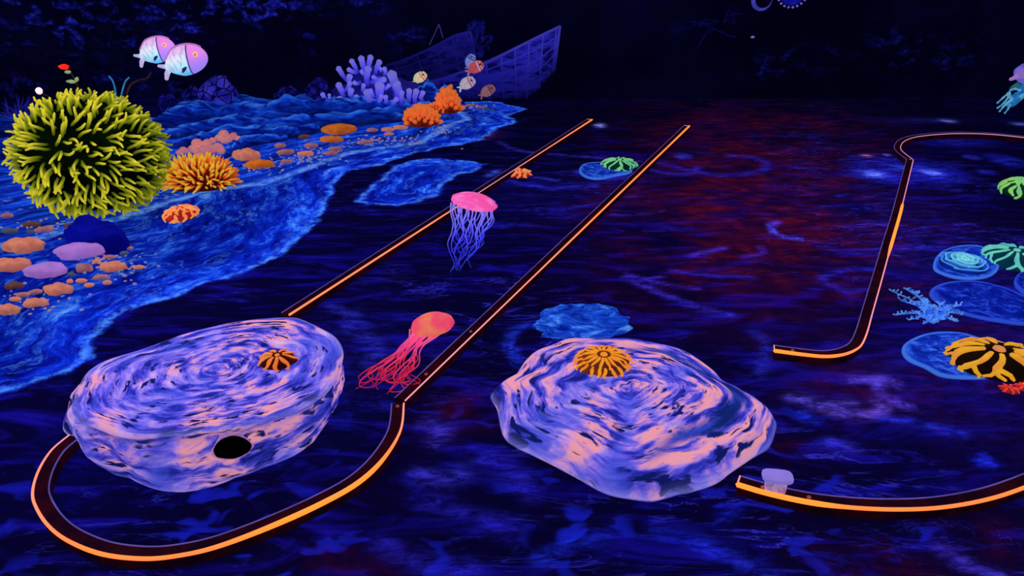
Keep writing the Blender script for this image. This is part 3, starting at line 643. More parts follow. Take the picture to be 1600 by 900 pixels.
tr2 = []
for i in range(22):
    u = i / 21; x0 = 643 + u * 56 + rnd.uniform(-1, 1); y0 = 507 + 6 * math.sin(PI * u) - u * 2; xm = 634 + u * 30; ym = 533 + rnd.uniform(-3, 3); xe = 558 + u * 78 + rnd.uniform(-8, 8); ye = 603 - abs(rnd.gauss(0, 5)); ph = rnd.uniform(0, 6)
    q = [(x0, y0), (x0 * .5 + xm * .5 + 3, (y0 + ym) / 2), (xm, ym)]
    for s in range(1, 6):
        w = s / 5; q.append((xm + (xe - xm) * w + 12 * w * math.sin(ph + s * 1.7), ym + (ye - ym) * w + 3 * w * math.cos(ph + s * 2)))
    if i % 2: q += [(q[-1][0] + rnd.uniform(8, 20), q[-1][1] + rnd.uniform(0, 5)), (q[-1][0] + rnd.uniform(15, 28), q[-1][1] - rnd.uniform(4, 10)), (q[-1][0] + rnd.uniform(4, 14), q[-1][1] - rnd.uniform(12, 20))]
    tr2.append(q)
J2 = jelly('orange-red jellyfish with trailing red tentacles right of the left boulder', (598, 607), (676, 507), 68, .032, Matrix.Rotation(-.10, 3, 'Y') @ Matrix.Rotation(.05, 3, 'X'), M_bell2, M_t2, tr2, .0034, 32, .06)

# ------------------------------------------------------------------ flat painted stones and the blue rocks
def stone_mat(name, a, b, c, e=.5, sc_=3.5):
    k = NT(name); P = k.obj(); fr = k.attr('flow_r')
    n_ = k.noise(k.comb(k.math('MULTIPLY', k.attr('flow_x'), 1.2), k.math('MULTIPLY', k.attr('flow_y'), 1.2), k.math('MULTIPLY', fr, 2.6)), 1.9, 6, .65, 1.0)
    col = k.ramp(n_, [(.35, a), (.52, b), (.68, c)]); col = k.mix(k.math('MULTIPLY', k.step(fr, .86, .97), .8), col, c)
    return k.finish(col, e, .6, .15, n_, .3, .02)
def flat_stone(name, label, pts, h, mat, seed=0, cat='stone', zb=0, dome=.3):
    P = catmull([G(x, y, zb + h * .5) for x, y in pts], 6, True); c = sum((Vector(p) for p in P), Vector()) / len(P); c.z = zb; R = outline_fn(P, c)
    N = 72; m = MB(); vs, fx, fy, fr = [], [], [], []; rr = list(np.linspace(.004, .94, 12)) + [.985, 1.0, 1.0, .97]; zz = [None] * 12 + [.82, .5, .2, 0]
    for f, zq in zip(rr, zz):
        for j in range(N):
            a = 2 * PI * j / N; r = R(a) * f; p = Vector((c.x + r * math.cos(a), c.y + r * math.sin(a), 0))
            nz = mnoise.fractal(Vector((p.x * 7, p.y * 7, seed)), 1, 2, 3)
            p.z = zb + (h * (.92 + dome * (1 - f * f) + .25 * nz) if zq is None else h * zq); p.z = max(p.z, zb); vs.append(p); fx.append(math.cos(a)); fy.append(math.sin(a)); fr.append(f)
    n = len(rr); fs = [(i * N + j, i * N + (j + 1) % N, (i + 1) * N + (j + 1) % N, (i + 1) * N + j) for i in range(n - 1) for j in range(N)]; fs.append(tuple(range((n - 1) * N, n * N)))
    o = m.add(vs, fs, 0, flow_x=fx, flow_y=fy, flow_r=fr).build(name, mat, loc=c); return tag(o, label, cat)
M_st1 = stone_mat('blue_painted_stone', (.002, .01, .24), (.008, .05, .60), (.07, .26, .95)); M_st2 = stone_mat('deep_blue_stone', (.002, .006, .20), (.004, .02, .45), (.04, .12, .85), .45)
M_st3 = stone_mat('bright_blue_stone', (.003, .03, .45), (.015, .13, .85), (.12, .40, 1), .5)
flat_stone('flat_stone', 'small flat blue stone under the green anemone between the rails', [(905, 268), (910, 258), (930, 254), (960, 255), (985, 262), (985, 270), (960, 275), (935, 280), (915, 277)], .018, M_st1, 1)
flat_stone('flat_stone', 'flat blue stone under the amber yellow anemone at the right edge', [(1409, 550), (1415, 536), (1440, 524), (1470, 519), (1510, 522), (1560, 540), (1600, 560), (1600, 585), (1560, 590), (1510, 592), (1470, 588), (1445, 575), (1420, 564)], .014, M_st1, 2)
flat_stone('flat_stone', 'large flat deep blue stone below the blue rose', [(1453, 463), (1460, 448), (1490, 440), (1530, 440), (1570, 450), (1600, 462), (1640, 478), (1650, 500), (1610, 508), (1560, 503), (1515, 494), (1480, 482)], .014, M_st2, 3)
flat_stone('flat_stone', 'pale-rimmed blue stone beneath the blue rose', [(1458, 418), (1466, 398), (1490, 386), (1530, 384), (1556, 400), (1560, 420), (1540, 434), (1500, 436), (1470, 428)], .014, M_st1, 4)
flat_stone('flat_stone', 'blue stone cut by the right edge below the mint green anemone', [(1586, 446), (1590, 430), (1610, 424), (1650, 430), (1650, 455), (1610, 462)], .02, M_st2, 5)
# blue cushion-like rock behind the right boulder
o = MB(); bp_ = G(908, 516); o.lump(Vector((bp_.x, bp_.y, .035)), .215, .10, .085, 5, .16, 2.2, 4, flat=-.034)
k = NT('ribbed_blue_rock'); P = k.obj(); q = k.noise(k.mapping(P, (1, 1.5, 3)), 7, 5, .6, 1.6)
M_rib = k.finish(k.ramp(q, [(.36, (.002, .015, .30)), (.5, (.01, .09, .70)), (.6, (.05, .25, .95)), (.68, (.18, .48, 1))]), .5, .6, .2, q, .6, .03)
tag(o.build('rock', M_rib, loc=bp_), 'bright blue ribbed rock just behind the right boulder', 'rock')

# ------------------------------------------------------------------ blue rose coral
rc_ = G(1506, 411, .03); rc_.z = .016
t = thing('rose_coral', 'turquoise rose-shaped coral with layered petals near the right edge', 'coral', rc_)
k = NT('rose_petal'); rimv = k.attr('rim'); inn = k.attr('inner')
M_rose = k.finish(k.mix(rimv, k.mix(inn, (.006, .07, .50), (.05, .42, .66)), k.mix(inn, (.10, .42, .95), (.30, .88, .82))), .5, .5)
for ring, (n_, r0, hh, lean) in enumerate([(4, .130, .024, .9), (4, .098, .038, .6), (3, .070, .046, .35), (3, .045, .050, .2), (2, .022, .046, .1)]):
    for i in range(n_):
        a0_ = 2 * PI * (i + ring * .37) / n_; wid = 2 * PI / n_ * .58; vs, rm = [], []; U, W = 22, 7
        for w in range(W):
            for u in range(U):
                a = a0_ + (u / (U - 1) - .5) * 2 * wid; e = 1 - abs(2 * u / (U - 1) - 1) ** 4; q = w / (W - 1)
                r = r0 * (.72 + .06 * (i % 2)) + lean * hh * q ** 1.5 * 1.1 + .005 * math.sin(6 * a + i) * q; z = hh * q * (.80 + .20 * e)
                vs.append(rc_ + Vector((math.cos(a) * r, math.sin(a) * r, z))); rm.append(max(0, (q - .80) / .20))
        fs = [(w * U + u, w * U + u + 1, (w + 1) * U + u + 1, (w + 1) * U + u) for w in range(W - 1) for u in range(U - 1)]
        o = MB().add(vs, fs, 0, rim=rm, inner=[min(1, ring / 2.5)] * len(vs)).build('petal', M_rose, t)
        md = o.modifiers.new('thick', 'SOLIDIFY'); md.thickness = .006
dome_mesh(rc_, .12, .12, .02, .05).build('coral_base', glow('deep_blue_base', (.004, .03, .3), .4), t)

# ------------------------------------------------------------------ twiggy blue coral at right
tc = G(1458, 506); t = thing('branching_coral', 'twiggy pale blue coral between the hook-shaped rail and the deep blue stone', 'coral', tc)
M_twig = glow('ice_blue_twig', (.14, .42, .95), .5, (.03, .14, .7), 40); rnd = random.Random(3)
for tip in [(1394, 455), (1408, 470), (1416, 452), (1430, 458), (1442, 470), (1455, 478), (1470, 474), (1482, 482), (1498, 478), (1503, 492), (1400, 492), (1420, 500), (1492, 502), (1445, 505)]:
    m = MB(); e = V(*tip, tc.y + rnd.uniform(-.04, .04)); e.z = max(e.z, .012); mid = tc.lerp(e, .5) + Vector((0, 0, .03 + rnd.uniform(-.01, .01)))
    pts = catmull([tc + Vector((0, 0, .004)), tc.lerp(mid, .55) + Vector((0, 0, .004)), mid, e], 5)
    m.tube(pts, [.0045 * (1 - .6 * i / len(pts)) for i in range(len(pts))], 6)
    for i in range(2, len(pts), 1):
        for sg in (-1, 1):
            d = Vector((sg * rnd.uniform(.4, 1), rnd.uniform(-.8, .8), rnd.uniform(.2, 1))).normalized() * rnd.uniform(.012, .024)
            q = pts[i] + d
            q.z = max(q.z, .005); m.tube([pts[i], q], [.002, .0042], 5)
    m.build('branch', M_twig, t)

# ------------------------------------------------------------------ pebbles on the bank
M_peach = glow('peach_stone', (.92, .34, .17), .38, (.68, .20, .12), 12); M_orst = glow('orange_stone', (.90, .24, .025), .38, (.6, .12, .015), 10)
M_lil = glow('lilac_stone', (.60, .28, .74), .38, (.46, .21, .66), 8); M_rose_s = glow('dusty_pink_stone', (.62, .25, .23), .36, (.3, .11, .16), 14)
M_brn = glow('brown_stone', (.26, .10, .05), .3, (.14, .05, .05), 14); M_grey = glow('grey_green_stone', (.13, .17, .19), .3, (.07, .10, .14), 14)
SM = dict(p=M_peach, o=M_orst, l=M_lil, r=M_rose_s, b=M_brn, g=M_grey)
def pebble(px, py, w, h, mk, label, lobes=0, seed=0, rot=0, group='pebbles on the blue bank'):
    c0 = G(px, py); q = ppm(c0); rx = w / 2 / q; rz = max(.012, min(.55 * rx, h / q * .37)); ry = max(rx * .55, .016); z = rz * .8
    m = MB()
    if lobes:
        rr = random.Random(seed)
        for i in range(lobes):
            a = 2 * PI * i / lobes + rr.uniform(-.3, .3); rad_ = .52
            m.lump((c0.x + math.cos(a) * rx * rad_, c0.y + math.sin(a) * ry * rad_, z * rr.uniform(.85, 1.1)), rx * .52, ry * .6, rz, 3, .10, 1.8, seed + i, flat=-z + .001)
        m.lump((c0.x, c0.y, z * 1.1), rx * .6, ry * .6, rz * 1.05, 3, .08, 1.8, seed, flat=-z * 1.1 + .001)
    else: m.lump((c0.x, c0.y, z), rx, ry, rz, 3, .12, 1.7, seed, flat=-z + .001, rotz=rot)
    o = m.build('pebble', SM[mk], loc=c0); tag(o, label, 'stone', group); return o
PB = [
 (40, 390, 66, 26, 'p', 'large lumpy orange stone near the left edge, upper of two', 5, 0), (20, 420, 58, 24, 'p', 'large lumpy orange stone cut by the left edge, lower of two', 5, 0),
 (134, 399, 84, 34, 'l', 'large tilted lilac stone with a white nick, right of two', 0, .32), (74, 431, 64, 32, 'l', 'rounded pale lilac stone, left of two', 0, .1),
 (93, 458, 44, 22, 'p', 'glowing peach stone below the left lilac stone', 4, 0), (57, 478, 38, 18, 'p', 'peach stone nearest the water on the left bank', 3, 0), (14, 489, 36, 22, 'p', 'peach stone at the left edge, lowest of all', 4, 0),
 (24, 450, 30, 14, 'b', 'brown stone at left below the lumpy orange pair', 3, 0), (25, 470, 18, 8, 'p', 'small peach pebble above the lowest left stone', 0, 0), (56, 459, 20, 11, 'r', 'dusty pink pebble left of the glowing peach stone', 0, .4),
 (37, 463, 22, 9, 'r', 'flat pink pebble among the lower left stones', 0, 0), (133, 424, 26, 22, 'r', 'reddish lobed pebble right of the left lilac stone', 3, 0), (178, 421, 42, 17, 'p', 'wide bright peach stone in the gravel right of the lilac stones', 4, 0),
 (217, 420, 18, 9, 'p', 'rightmost peach pebble of the left gravel patch', 0, 0), (128, 441, 18, 8, 'p', 'peach pebble below the reddish lobed pebble', 0, 0), (159, 436, 24, 11, 'r', 'pink pebble below the wide bright peach stone', 0, .2),
 (140, 448, 16, 8, 'p', 'lowest small pebble of the left gravel patch', 0, 0), (200, 390, 18, 8, 'r', 'topmost pink pebble of the left gravel patch', 0, 0), (168, 444, 14, 6, 'p', 'tiny peach pebble right of the lowest gravel pebble', 0, 0),
 (110, 442, 10, 6, 'p', 'tiny peach pebble beside the left lilac stone', 0, 0), (152, 411, 12, 6, 'p', 'tiny peach pebble under the right lilac stone', 0, 0), (112, 431, 10, 5, 'g', 'tiny grey pebble right of the left lilac stone', 0, 0),
 (172, 404, 18, 9, 'r', 'small pink pebble at the right end of the tilted lilac stone', 0, 0), (195, 398, 14, 6, 'g', 'small grey pebble above the wide bright peach stone', 0, 0),
 (50, 353, 28, 10, 'b', 'brown pebble under the left side of the yellow ball', 0, 0), (70, 362, 28, 12, 'r', 'pink pebble under the yellow ball, lowest of its row', 0, .3), (16, 364, 28, 11, 'g', 'grey green pebble at the left edge below the yellow ball', 0, 0),
 (113, 355, 24, 10, 'b', 'brown pebble left of the dark blue folded rock', 0, .3), (12, 340, 20, 11, 'r', 'dull pink pebble at the left edge beside the yellow ball', 0, 0), (50, 364, 16, 6, 'g', 'thin grey pebble between brown and pink ones', 0, 0),
 (386, 249, 44, 24, 'p', 'large pale peach stone right of the orange anemone mound, upper of two', 4, 0), (407, 262, 44, 19, 'o', 'large orange stone right of the orange anemone mound, lower of two', 0, .1),
 (447, 241, 28, 12, 'r', 'oval pink pebble in the middle of the bank', 0, .2), (438, 231, 18, 12, 'r', 'dull pink pebble above the middle oval one', 0, .3), (478, 243, 26, 11, 'p', 'oval peach pebble below the round pink one', 0, .1),
 (486, 231, 22, 12, 'r', 'round pink pebble left of the stacked orange stones', 0, 0), (476, 216, 18, 9, 'b', 'brown pebble left of the big orange stone', 0, .3), (447, 255, 20, 9, 'r', 'dull pink pebble nearest the water in the middle', 3, 0),
 (530, 208, 54, 21, 'o', 'big bright orange stone, upper of two on the far bank', 0, 0), (518, 222, 36, 14, 'o', 'bright orange stone, lower of two on the far bank', 2, 0), (517, 242, 22, 9, 'r', 'pink pebble nearest the water below the orange stones', 0, 0),
 (524, 235, 24, 9, 'r', 'pink pebble directly below the orange stones', 0, 0), (582, 206, 18, 9, 'r', 'pink pebble right of the big orange stone', 0, 0), (606, 205, 21, 9, 'p', 'peach pebble left of the front orange coral, middle of three', 0, 0),
 (626, 202, 22, 10, 'p', 'reddish pebble touching the front orange coral', 0, 0), (570, 225, 26, 8, 'r', 'long pink pebble on the far bank gravel', 0, 0), (608, 211, 15, 5, 'p', 'thin peach pebble below the middle one by the coral', 0, 0),
 (735, 166, 14, 5, 'r', 'pinkish pebble under the hanging small fish, middle of row', 0, 0), (748, 169, 11, 4, 'r', 'pinkish pebble under the brown small fish', 0, 0), (723, 168, 11, 5, 'r', 'pinkish pebble right of the rear orange coral', 0, 0), (758, 171, 12, 4, 'g', 'pale pebble at the far tip of the bank', 0, 0)]
for i, (px, py, w, h, mk, lab, lob, rot) in enumerate(PB): pebble(px, py, w, h, mk, lab, lob, i + 1, rot)
# scattered tiny gravel, too small to count
m = MB(); rnd = random.Random(9)
for cx, cy, rx, ry, n_ in [(180, 415, 55, 28, 90), (60, 470, 60, 25, 40), (60, 355, 60, 12, 30), (600, 222, 70, 10, 90), (490, 248, 60, 14, 70), (420, 265, 40, 12, 30), (690, 205, 25, 8, 30), (740, 167, 30, 5, 20)]:
    for _ in range(n_):
        x, y = cx + rnd.gauss(0, rx * .5), cy + rnd.gauss(0, ry * .5); 
        if y < 158: continue
        c0 = G(x, y); r = rnd.uniform(.005, .010) * (1 + .12 * c0.y); m.lump((c0.x, c0.y, r * .4), r, r * .7, r * .5, 1, .1, 2, rnd.random() * 9, rotz=rnd.uniform(0, 3))
tag(m.build('gravel', glow('pale_gravel', (.55, .30, .30), .4, (.10, .28, .62), 4)), 'tiny pale gravel scattered along the blue bank', 'gravel', kind='stuff')

# pink bubble corals
M_bub = glow('pink_bubble_coral', (.88, .34, .27), .38, (.70, .24, .26), 9)
def bubble(label, items, foot):
    f = G(*foot); t = thing('bubble_coral', label, 'coral', f)
    for i, (x, y, r) in enumerate(items):
        px, py, rp_ = 260 + x / 5.333, 150 + y / 5.333, r / 5.333; rw = rp_ / ppm(f); dy = (f.y + (400 - y) * .0022)
        p = V(px, py, dy); p.z = max(p.z, rw * .8)
        MB().lump(p, rw * .95, rw * .9, rw * .85, 3, .06, 1.8, i, flat=-p.z + .001).build('lobe', M_bub, t)
bubble('pink bubble coral cluster, lower left of the pair above the anemone mound', [(255, 395, 47), (222, 440, 40), (320, 465, 62), (290, 425, 34), (340, 395, 42), (385, 370, 30), (265, 465, 40), (385, 440, 42), (430, 432, 48), (455, 455, 35)], (322, 240))
bubble('pink bubble coral cluster, upper right of the pair above the anemone mound', [(480, 335, 47), (445, 375, 38), (515, 390, 42), (560, 350, 38), (605, 372, 28), (480, 400, 30)], (357, 224))
bubble('small dull pink bubble coral beside the yellow ball', [(140, 450, 32), (105, 472, 26), (165, 460, 22)], (284, 238))

# ------------------------------------------------------------------ flowing blue rock ledges
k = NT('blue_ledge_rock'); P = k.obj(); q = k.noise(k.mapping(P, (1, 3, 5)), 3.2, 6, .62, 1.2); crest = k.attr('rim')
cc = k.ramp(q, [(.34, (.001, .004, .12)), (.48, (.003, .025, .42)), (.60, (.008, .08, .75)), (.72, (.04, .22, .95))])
cc = k.mix(k.math('MULTIPLY', crest, k.step(q, .38, .56)), cc, (.05, .27, 1)); cc = k.mix(k.math('MULTIPLY', k.attr('groove'), .88), cc, (.001, .002, .045))  # light crests and shaded feet painted into the colour to bring out relief
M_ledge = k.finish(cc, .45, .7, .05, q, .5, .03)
def ledge(m, pts, wid, hgt, seed, dim=0.0):
    P = catmull([G(x, y) for x, y in pts], 10); n_ = len(P); vs, rim, foot_, fs = [], [], [], []; K = 17
    for i, p in enumerate(P):
        t_ = (P[min(i + 1, n_ - 1)] - P[max(i - 1, 0)]).normalized(); nl = Vector((-t_.y, t_.x, 0)); u = i / (n_ - 1); tp = math.sin(PI * min(1, max(0, u * .94 + .03))) ** .4
        a = 1 + .55 * mnoise.noise(Vector((u * 5, seed, 0))) + .30 * mnoise.noise(Vector((u * 13, seed, 2)))
        for j in range(K):
            w = j / (K - 1) * 2 - 1; ws = w - .25 * mnoise.noise(Vector((u * 6, seed, 9)))
            prof = max(0, 1 - abs((w - .1) / (1.1 if w < .1 else .9)) ** 1.7)
            z = hgt * a * tp * prof * (1 + .25 * mnoise.noise(Vector((u * 20, w * 3, seed))))
            q = p + nl * (w * wid * tp * (1 + .2 * mnoise.noise(Vector((u * 7, seed + 5, w)))))
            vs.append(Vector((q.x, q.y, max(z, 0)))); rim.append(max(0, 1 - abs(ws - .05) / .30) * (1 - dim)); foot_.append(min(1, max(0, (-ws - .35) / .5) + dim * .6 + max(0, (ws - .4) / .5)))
    fs = [(i * K + j, i * K + j + 1, (i + 1) * K + j + 1, (i + 1) * K + j) for i in range(n_ - 1) for j in range(K - 1)]
    fs += [(i * K, (i + 1) * K, (i + 1) * K + K - 1, i * K + K - 1) for i in range(n_ - 1)]
    m.add(vs, fs, 0, rim=rim, groove=foot_); return ground(P[n_ // 2])
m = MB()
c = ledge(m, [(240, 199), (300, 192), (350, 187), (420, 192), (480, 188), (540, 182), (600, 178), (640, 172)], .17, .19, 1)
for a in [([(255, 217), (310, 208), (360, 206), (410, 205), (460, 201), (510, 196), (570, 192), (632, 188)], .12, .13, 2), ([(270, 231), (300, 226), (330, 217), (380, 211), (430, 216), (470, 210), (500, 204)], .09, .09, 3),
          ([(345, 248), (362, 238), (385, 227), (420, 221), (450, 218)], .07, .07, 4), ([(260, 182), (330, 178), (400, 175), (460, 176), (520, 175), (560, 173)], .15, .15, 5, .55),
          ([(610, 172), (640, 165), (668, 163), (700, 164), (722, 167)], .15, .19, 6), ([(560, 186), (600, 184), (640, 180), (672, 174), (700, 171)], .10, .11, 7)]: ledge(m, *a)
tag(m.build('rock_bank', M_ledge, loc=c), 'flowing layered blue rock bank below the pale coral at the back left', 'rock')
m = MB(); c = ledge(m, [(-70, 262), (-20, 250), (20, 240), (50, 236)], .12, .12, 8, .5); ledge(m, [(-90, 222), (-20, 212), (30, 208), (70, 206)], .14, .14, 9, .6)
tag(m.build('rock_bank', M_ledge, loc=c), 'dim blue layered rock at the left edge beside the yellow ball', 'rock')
# rocks at the back and the folded rock
k = NT('cracked_blue_rock'); P = k.obj(); e = k.voro(P, 11, 'DISTANCE_TO_EDGE'); cell = k.noise(P, 9, 4)
M_crack = k.finish(k.mix(k.step(e, .02, .09), (.001, .001, .03), k.mix(k.step(cell, .35, .65), (.012, .012, .30), (.06, .05, .62))), .42, .7, .1)
k = NT('dim_cracked_rock'); P = k.obj(); e = k.voro(P, 14, 'DISTANCE_TO_EDGE'); cell = k.noise(P, 12, 4)
M_crack2 = k.finish(k.mix(k.step(e, .01, .12), (.001, .001, .02), k.mix(k.step(cell, .4, .65), (.003, .003, .09), (.016, .014, .30))), .42, .7, .1)
def brock(label, px, py, w, h, mat, seed):
    c = G(px, py); q = ppm(c); rx = w / 2 / q; rz = h / q / .93; m = MB(); m.lump((c.x, c.y, rz * .3), rx, rx * .7, rz * .72, 4, .12, 1.8, seed, flat=-rz * .3 + .001); tag(m.build('rock', mat, loc=c), label, 'rock')
brock('cracked violet-blue rock behind the ledges, brightest of the back rocks', 346, 173, 58, 48, M_crack, 1); brock('dim cracked rock left of the bright cracked rock', 306, 174, 40, 34, M_crack2, 2)
brock('dim rounded rock left of the blue coral', 452, 168, 46, 30, M_crack2, 3); brock('dim rounded rock touching the left of the blue coral', 500, 167, 44, 38, M_crack2, 4); brock('dark rock directly right of the yellow ball at the back', 268, 176, 36, 26, M_crack2, 5)
fcx = G(157, 388); m = MB(); M_fold = glow('deep_blue_folded_rock', (.003, .006, .36), .42, (.001, .002, .16), 5, bump=.4)
m.lump((fcx.x - .02, fcx.y, .07), .15, .10, .12, 4, .16, 1.8, 6, flat=-.069); m.lump((fcx.x + .09, fcx.y - .03, .05), .09, .08, .10, 4, .14, 1.8, 7, flat=-.049, rotz=.5)
tag(m.build('rock', M_fold, loc=fcx), 'deep blue folded rock behind the tilted lilac stone', 'rock')

# ------------------------------------------------------------------ corals
cy_ = G(600, 168).y; cb = G(590, 168)
t = thing('club_coral', 'large pale blue-violet coral with club-tipped branches at the back', 'coral', cb)
M_club = tent_mat('periwinkle_coral', (.02, .02, .34), (.10, .09, .80), (.28, .26, 1), .40); M_club2 = glow('dark_periwinkle_core', (.02, .018, .30), .35, (.01, .01, .16), 6)
m = MB(); m.lump((cb.x - .02, cb.y + .04, .10), .42, .15, .22, 4, .2, 2, 3, flat=-.099); m.lump((cb.x - .03, cb.y + .06, .22), .20, .10, .17, 4, .15, 2, 5); m.build('coral_core', M_club2, t)
for (bx, by), (tx, ty), r in [((290, 380), (205, 262), 34), ((400, 300), (345, 180), 32), ((470, 310), (447, 152), 38), ((540, 280), (545, 140), 36), ((600, 310), (640, 190), 34), ((400, 300), (315, 270), 28), ((140, 610), (30, 540), 28),
        ((250, 500), (322, 415), 30), ((250, 560), (205, 440), 38), ((220, 640), (215, 585), 34), ((300, 640), (290, 600), 28), ((510, 430), (520, 265), 42), ((540, 400), (690, 375), 34), ((500, 320), (450, 290), 24), ((660, 350), (580, 350), 26),
        ((640, 580), (645, 450), 58), ((840, 610), (780, 330), 58), ((870, 610), (830, 430), 50), ((560, 690), (510, 520), 44), ((430, 640), (395, 565), 30), ((490, 640), (440, 590), 26), ((640, 650), (665, 560), 30), ((710, 640), (712, 565), 26),
        ((790, 650), (825, 590), 28), ((370, 560), (335, 495), 36), ((440, 400), (375, 412), 26), ((460, 500), (470, 440), 26), ((690, 320), (698, 262), 28), ((660, 290), (652, 255), 18), ((110, 600), (100, 545), 20), ((960, 620), (965, 500), 34),
        ((1030, 620), (1040, 505), 36), ((1110, 600), (1112, 520), 30), ((330, 420), (320, 345), 36), ((580, 560), (545, 500), 30), ((700, 480), (745, 440), 24), ((890, 640), (885, 520), 30), ((160, 640), (155, 600), 20)]:
    f = 6.92; Yb = cb.y - .02 - .34 * max(0, (by - 300)) / 380 * .8
    b = V(500 + bx / f, 70 + by / f, Yb + .03); e = V(500 + tx / f, 70 + ty / f, Yb - .05); b.z = max(b.z, .02); e.z = max(e.z, .04); rr = r / f / ppm(e)
    mid = b.lerp(e, .5) + Vector((rng.uniform(-.02, .02), -.015, -.01)); pts = catmull([b, mid, e], 6); L = len(pts); rl = [rr * (.66 + .06 * math.sin(i) + .40 * (i / L) ** 3) for i in range(L)]
    dv = (pts[-1] - pts[-2]).normalized(); pts += [pts[-1] + dv * rr * .4, pts[-1] + dv * rr * .72]; rl += [rr * .92, rr * .55]
    MB().tube(pts, rl, 10, along=[i / (len(pts) - 1) for i in range(len(pts))]).build('branch', M_club, t)
M_oc = tent_mat('fiery_orange_coral', (.22, .012, .003), (.80, .085, .008), (1, .26, .05), .40); M_occ = glow('deep_red_core', (.30, .02, .004), .35, (.12, .008, .004), 12)
def nub_coral(label, px, py, w, h, seed, nubs, peak=0):
    rnd = random.Random(seed); c = G(px, py); q = ppm(c); rx, rz = w / 2 / q, h / q / .93; t = thing('nub_coral', label, 'coral', c)
    MB().lump((c.x, c.y, rz * .25), rx * .72, rx * .42, rz * .5, 3, .15, 2, seed, flat=-rz * .25 + .001).build('coral_core', M_occ, t)
    for i in range(nubs):
        u = (i + .5) / nubs; a = i * PI * (3 - 5 ** .5); s = math.sqrt(u); d = Vector((s * math.cos(a), s * math.sin(a), math.sqrt(1 - u * .99)))
        b = Vector((c.x + d.x * rx * .72, c.y + d.y * rx * .46, max(.02, rz * .02 + d.z * rz * .62))); L = rz * rnd.uniform(.16, .30) * (1 + peak * max(0, 1 - s))
        e = b + Vector((d.x, d.y, d.z * 1.2 + .2)).normalized() * L; r0 = rz * .085
        MB().tube([b, b.lerp(e, .5) + Vector((rnd.uniform(-.006, .006), 0, .003)), e], [r0, r0 * 1.1, r0 * .85], 7, along=[0, .55, 1]).build('nub', M_oc, t)
nub_coral('knobbly orange coral on the far bank, front and larger of two', 659, 196, 66, 34, 41, 90); nub_coral('knobbly orange coral with a taller peak, rear right of two', 702, 176, 38, 36, 42, 56, .8)
nub_coral('low orange coral joining the front and the rear orange corals', 680, 178, 34, 20, 43, 40)

# ------------------------------------------------------------------ spiky grass and the plants behind the ball
gb = G(30, 192); t = thing('sea_grass', 'spiky blue grass tuft behind the ball at the left edge', 'plant', gb); M_gr = glow('dim_blue_grass', (.02, .02, .34), .4, (.008, .008, .2), 8); rnd = random.Random(2)
for i in range(34):
    a = PI * (i + .5) / 34 + rnd.uniform(-.06, .06); L = rnd.uniform(22, 46); p = V(30 + math.cos(a) * L * .95, 190 - math.sin(a) * L, gb.y + rnd.uniform(-.1, .1)); p.z = max(p.z, .05)
    b = gb + Vector((rnd.uniform(-.07, .07), rnd.uniform(-.05, .05), .002)); MB().tube([b, b.lerp(p, .5) + Vector((0, 0, .02)), p], [.010, .008, .002], 5).build('blade', M_gr, t)
PY = BALLY + .52
M_stem = glow('olive_stem', (.05, .045, .01), .25, (.03, .03, .01)); M_redl = glow('red_light_bud', (.95, .010, .008), 1.0, (1, .03, .012)); M_pinkl = glow('pink_white_bulb', (1, .72, .82), 1.3, (1, .55, .7)); M_leafg = glow('pale_green_leaf', (.40, .52, .22), .5, (.25, .4, .2))
M_teal = glow('turquoise_blade', (.04, .36, .55), .5, (.02, .2, .45)); M_bstalk = glow('brown_stalk', (.06, .03, .02), .35, (.03, .015, .02))
def stem(px_pts, r, mat, t, name='stem', flat=None):
    P = [V(x, y, PY) for x, y in px_pts]; P = catmull(P, 5); L = len(P); return MB().tube(P, [r * (1 - .4 * i / L) for i in range(L)], 6).build(name, mat, t)
def foot(x):
    p = V(x, 240, PY); return Vector((p.x, p.y, 0)), x
def px_floor(x, Y):  # image row of the floor at this distance
    d = Vector((0, Y, -H)); return 450 - F * (d.y * sp + d.z * cp) / (d.y * cp - d.z * sp)
fr_ = px_floor(0, PY)
t = thing('glowing_flower', 'red-budded glowing flower on a thin stem above the yellow ball', 'plant', foot(140)[0]); stem([(140, fr_), (133, 180), (124, 142), (112, 116), (104, 108)], .006, M_stem, t)
MB().lump(V(100, 104.5, PY), .034, .022, .018, 3, .15, 2, 1).build('bud', M_redl, t); MB().lump(V(106, 112.5, PY), .022, .015, .012, 2, .1, 2, 1).build('calyx', M_leafg, t)
for a, b in (((118, 128), (104, 127)), ((119, 127), (121, 121))): MB().tube([V(*a, PY), V((a[0] + b[0]) / 2, (a[1] + b[1]) / 2, PY), V(*b, PY)], [.008, .014, .006], 7).build('leaf', M_leafg, t)
t = thing('glowing_bulb_plant', 'pink-white glowing bulb on a thin stem left above the yellow ball', 'plant', foot(95)[0]); stem([(95, fr_), (92, 190), (84, 158), (66, 146)], .006, M_stem, t); MB().lump(V(61, 142, PY), .022, .022, .024, 3, .05, 2, 1).build('bulb', M_pinkl, t)
t = thing('turquoise_grass', 'two thin turquoise blades on top of the yellow ball', 'plant', foot(185)[0])
stem([(183, fr_), (182, 170), (178, 132), (170, 119)], .0075, M_teal, t, 'blade'); stem([(187, fr_), (188, 170), (194, 132), (202, 121)], .0075, M_teal, t, 'blade')
t = thing('curled_stalk', 'thin dark brown stalk curling up right of the yellow ball top', 'plant', foot(195)[0]); stem([(195, fr_), (196, 170), (202, 136), (216, 126), (230, 122), (236, 113)], .009, M_bstalk, t)

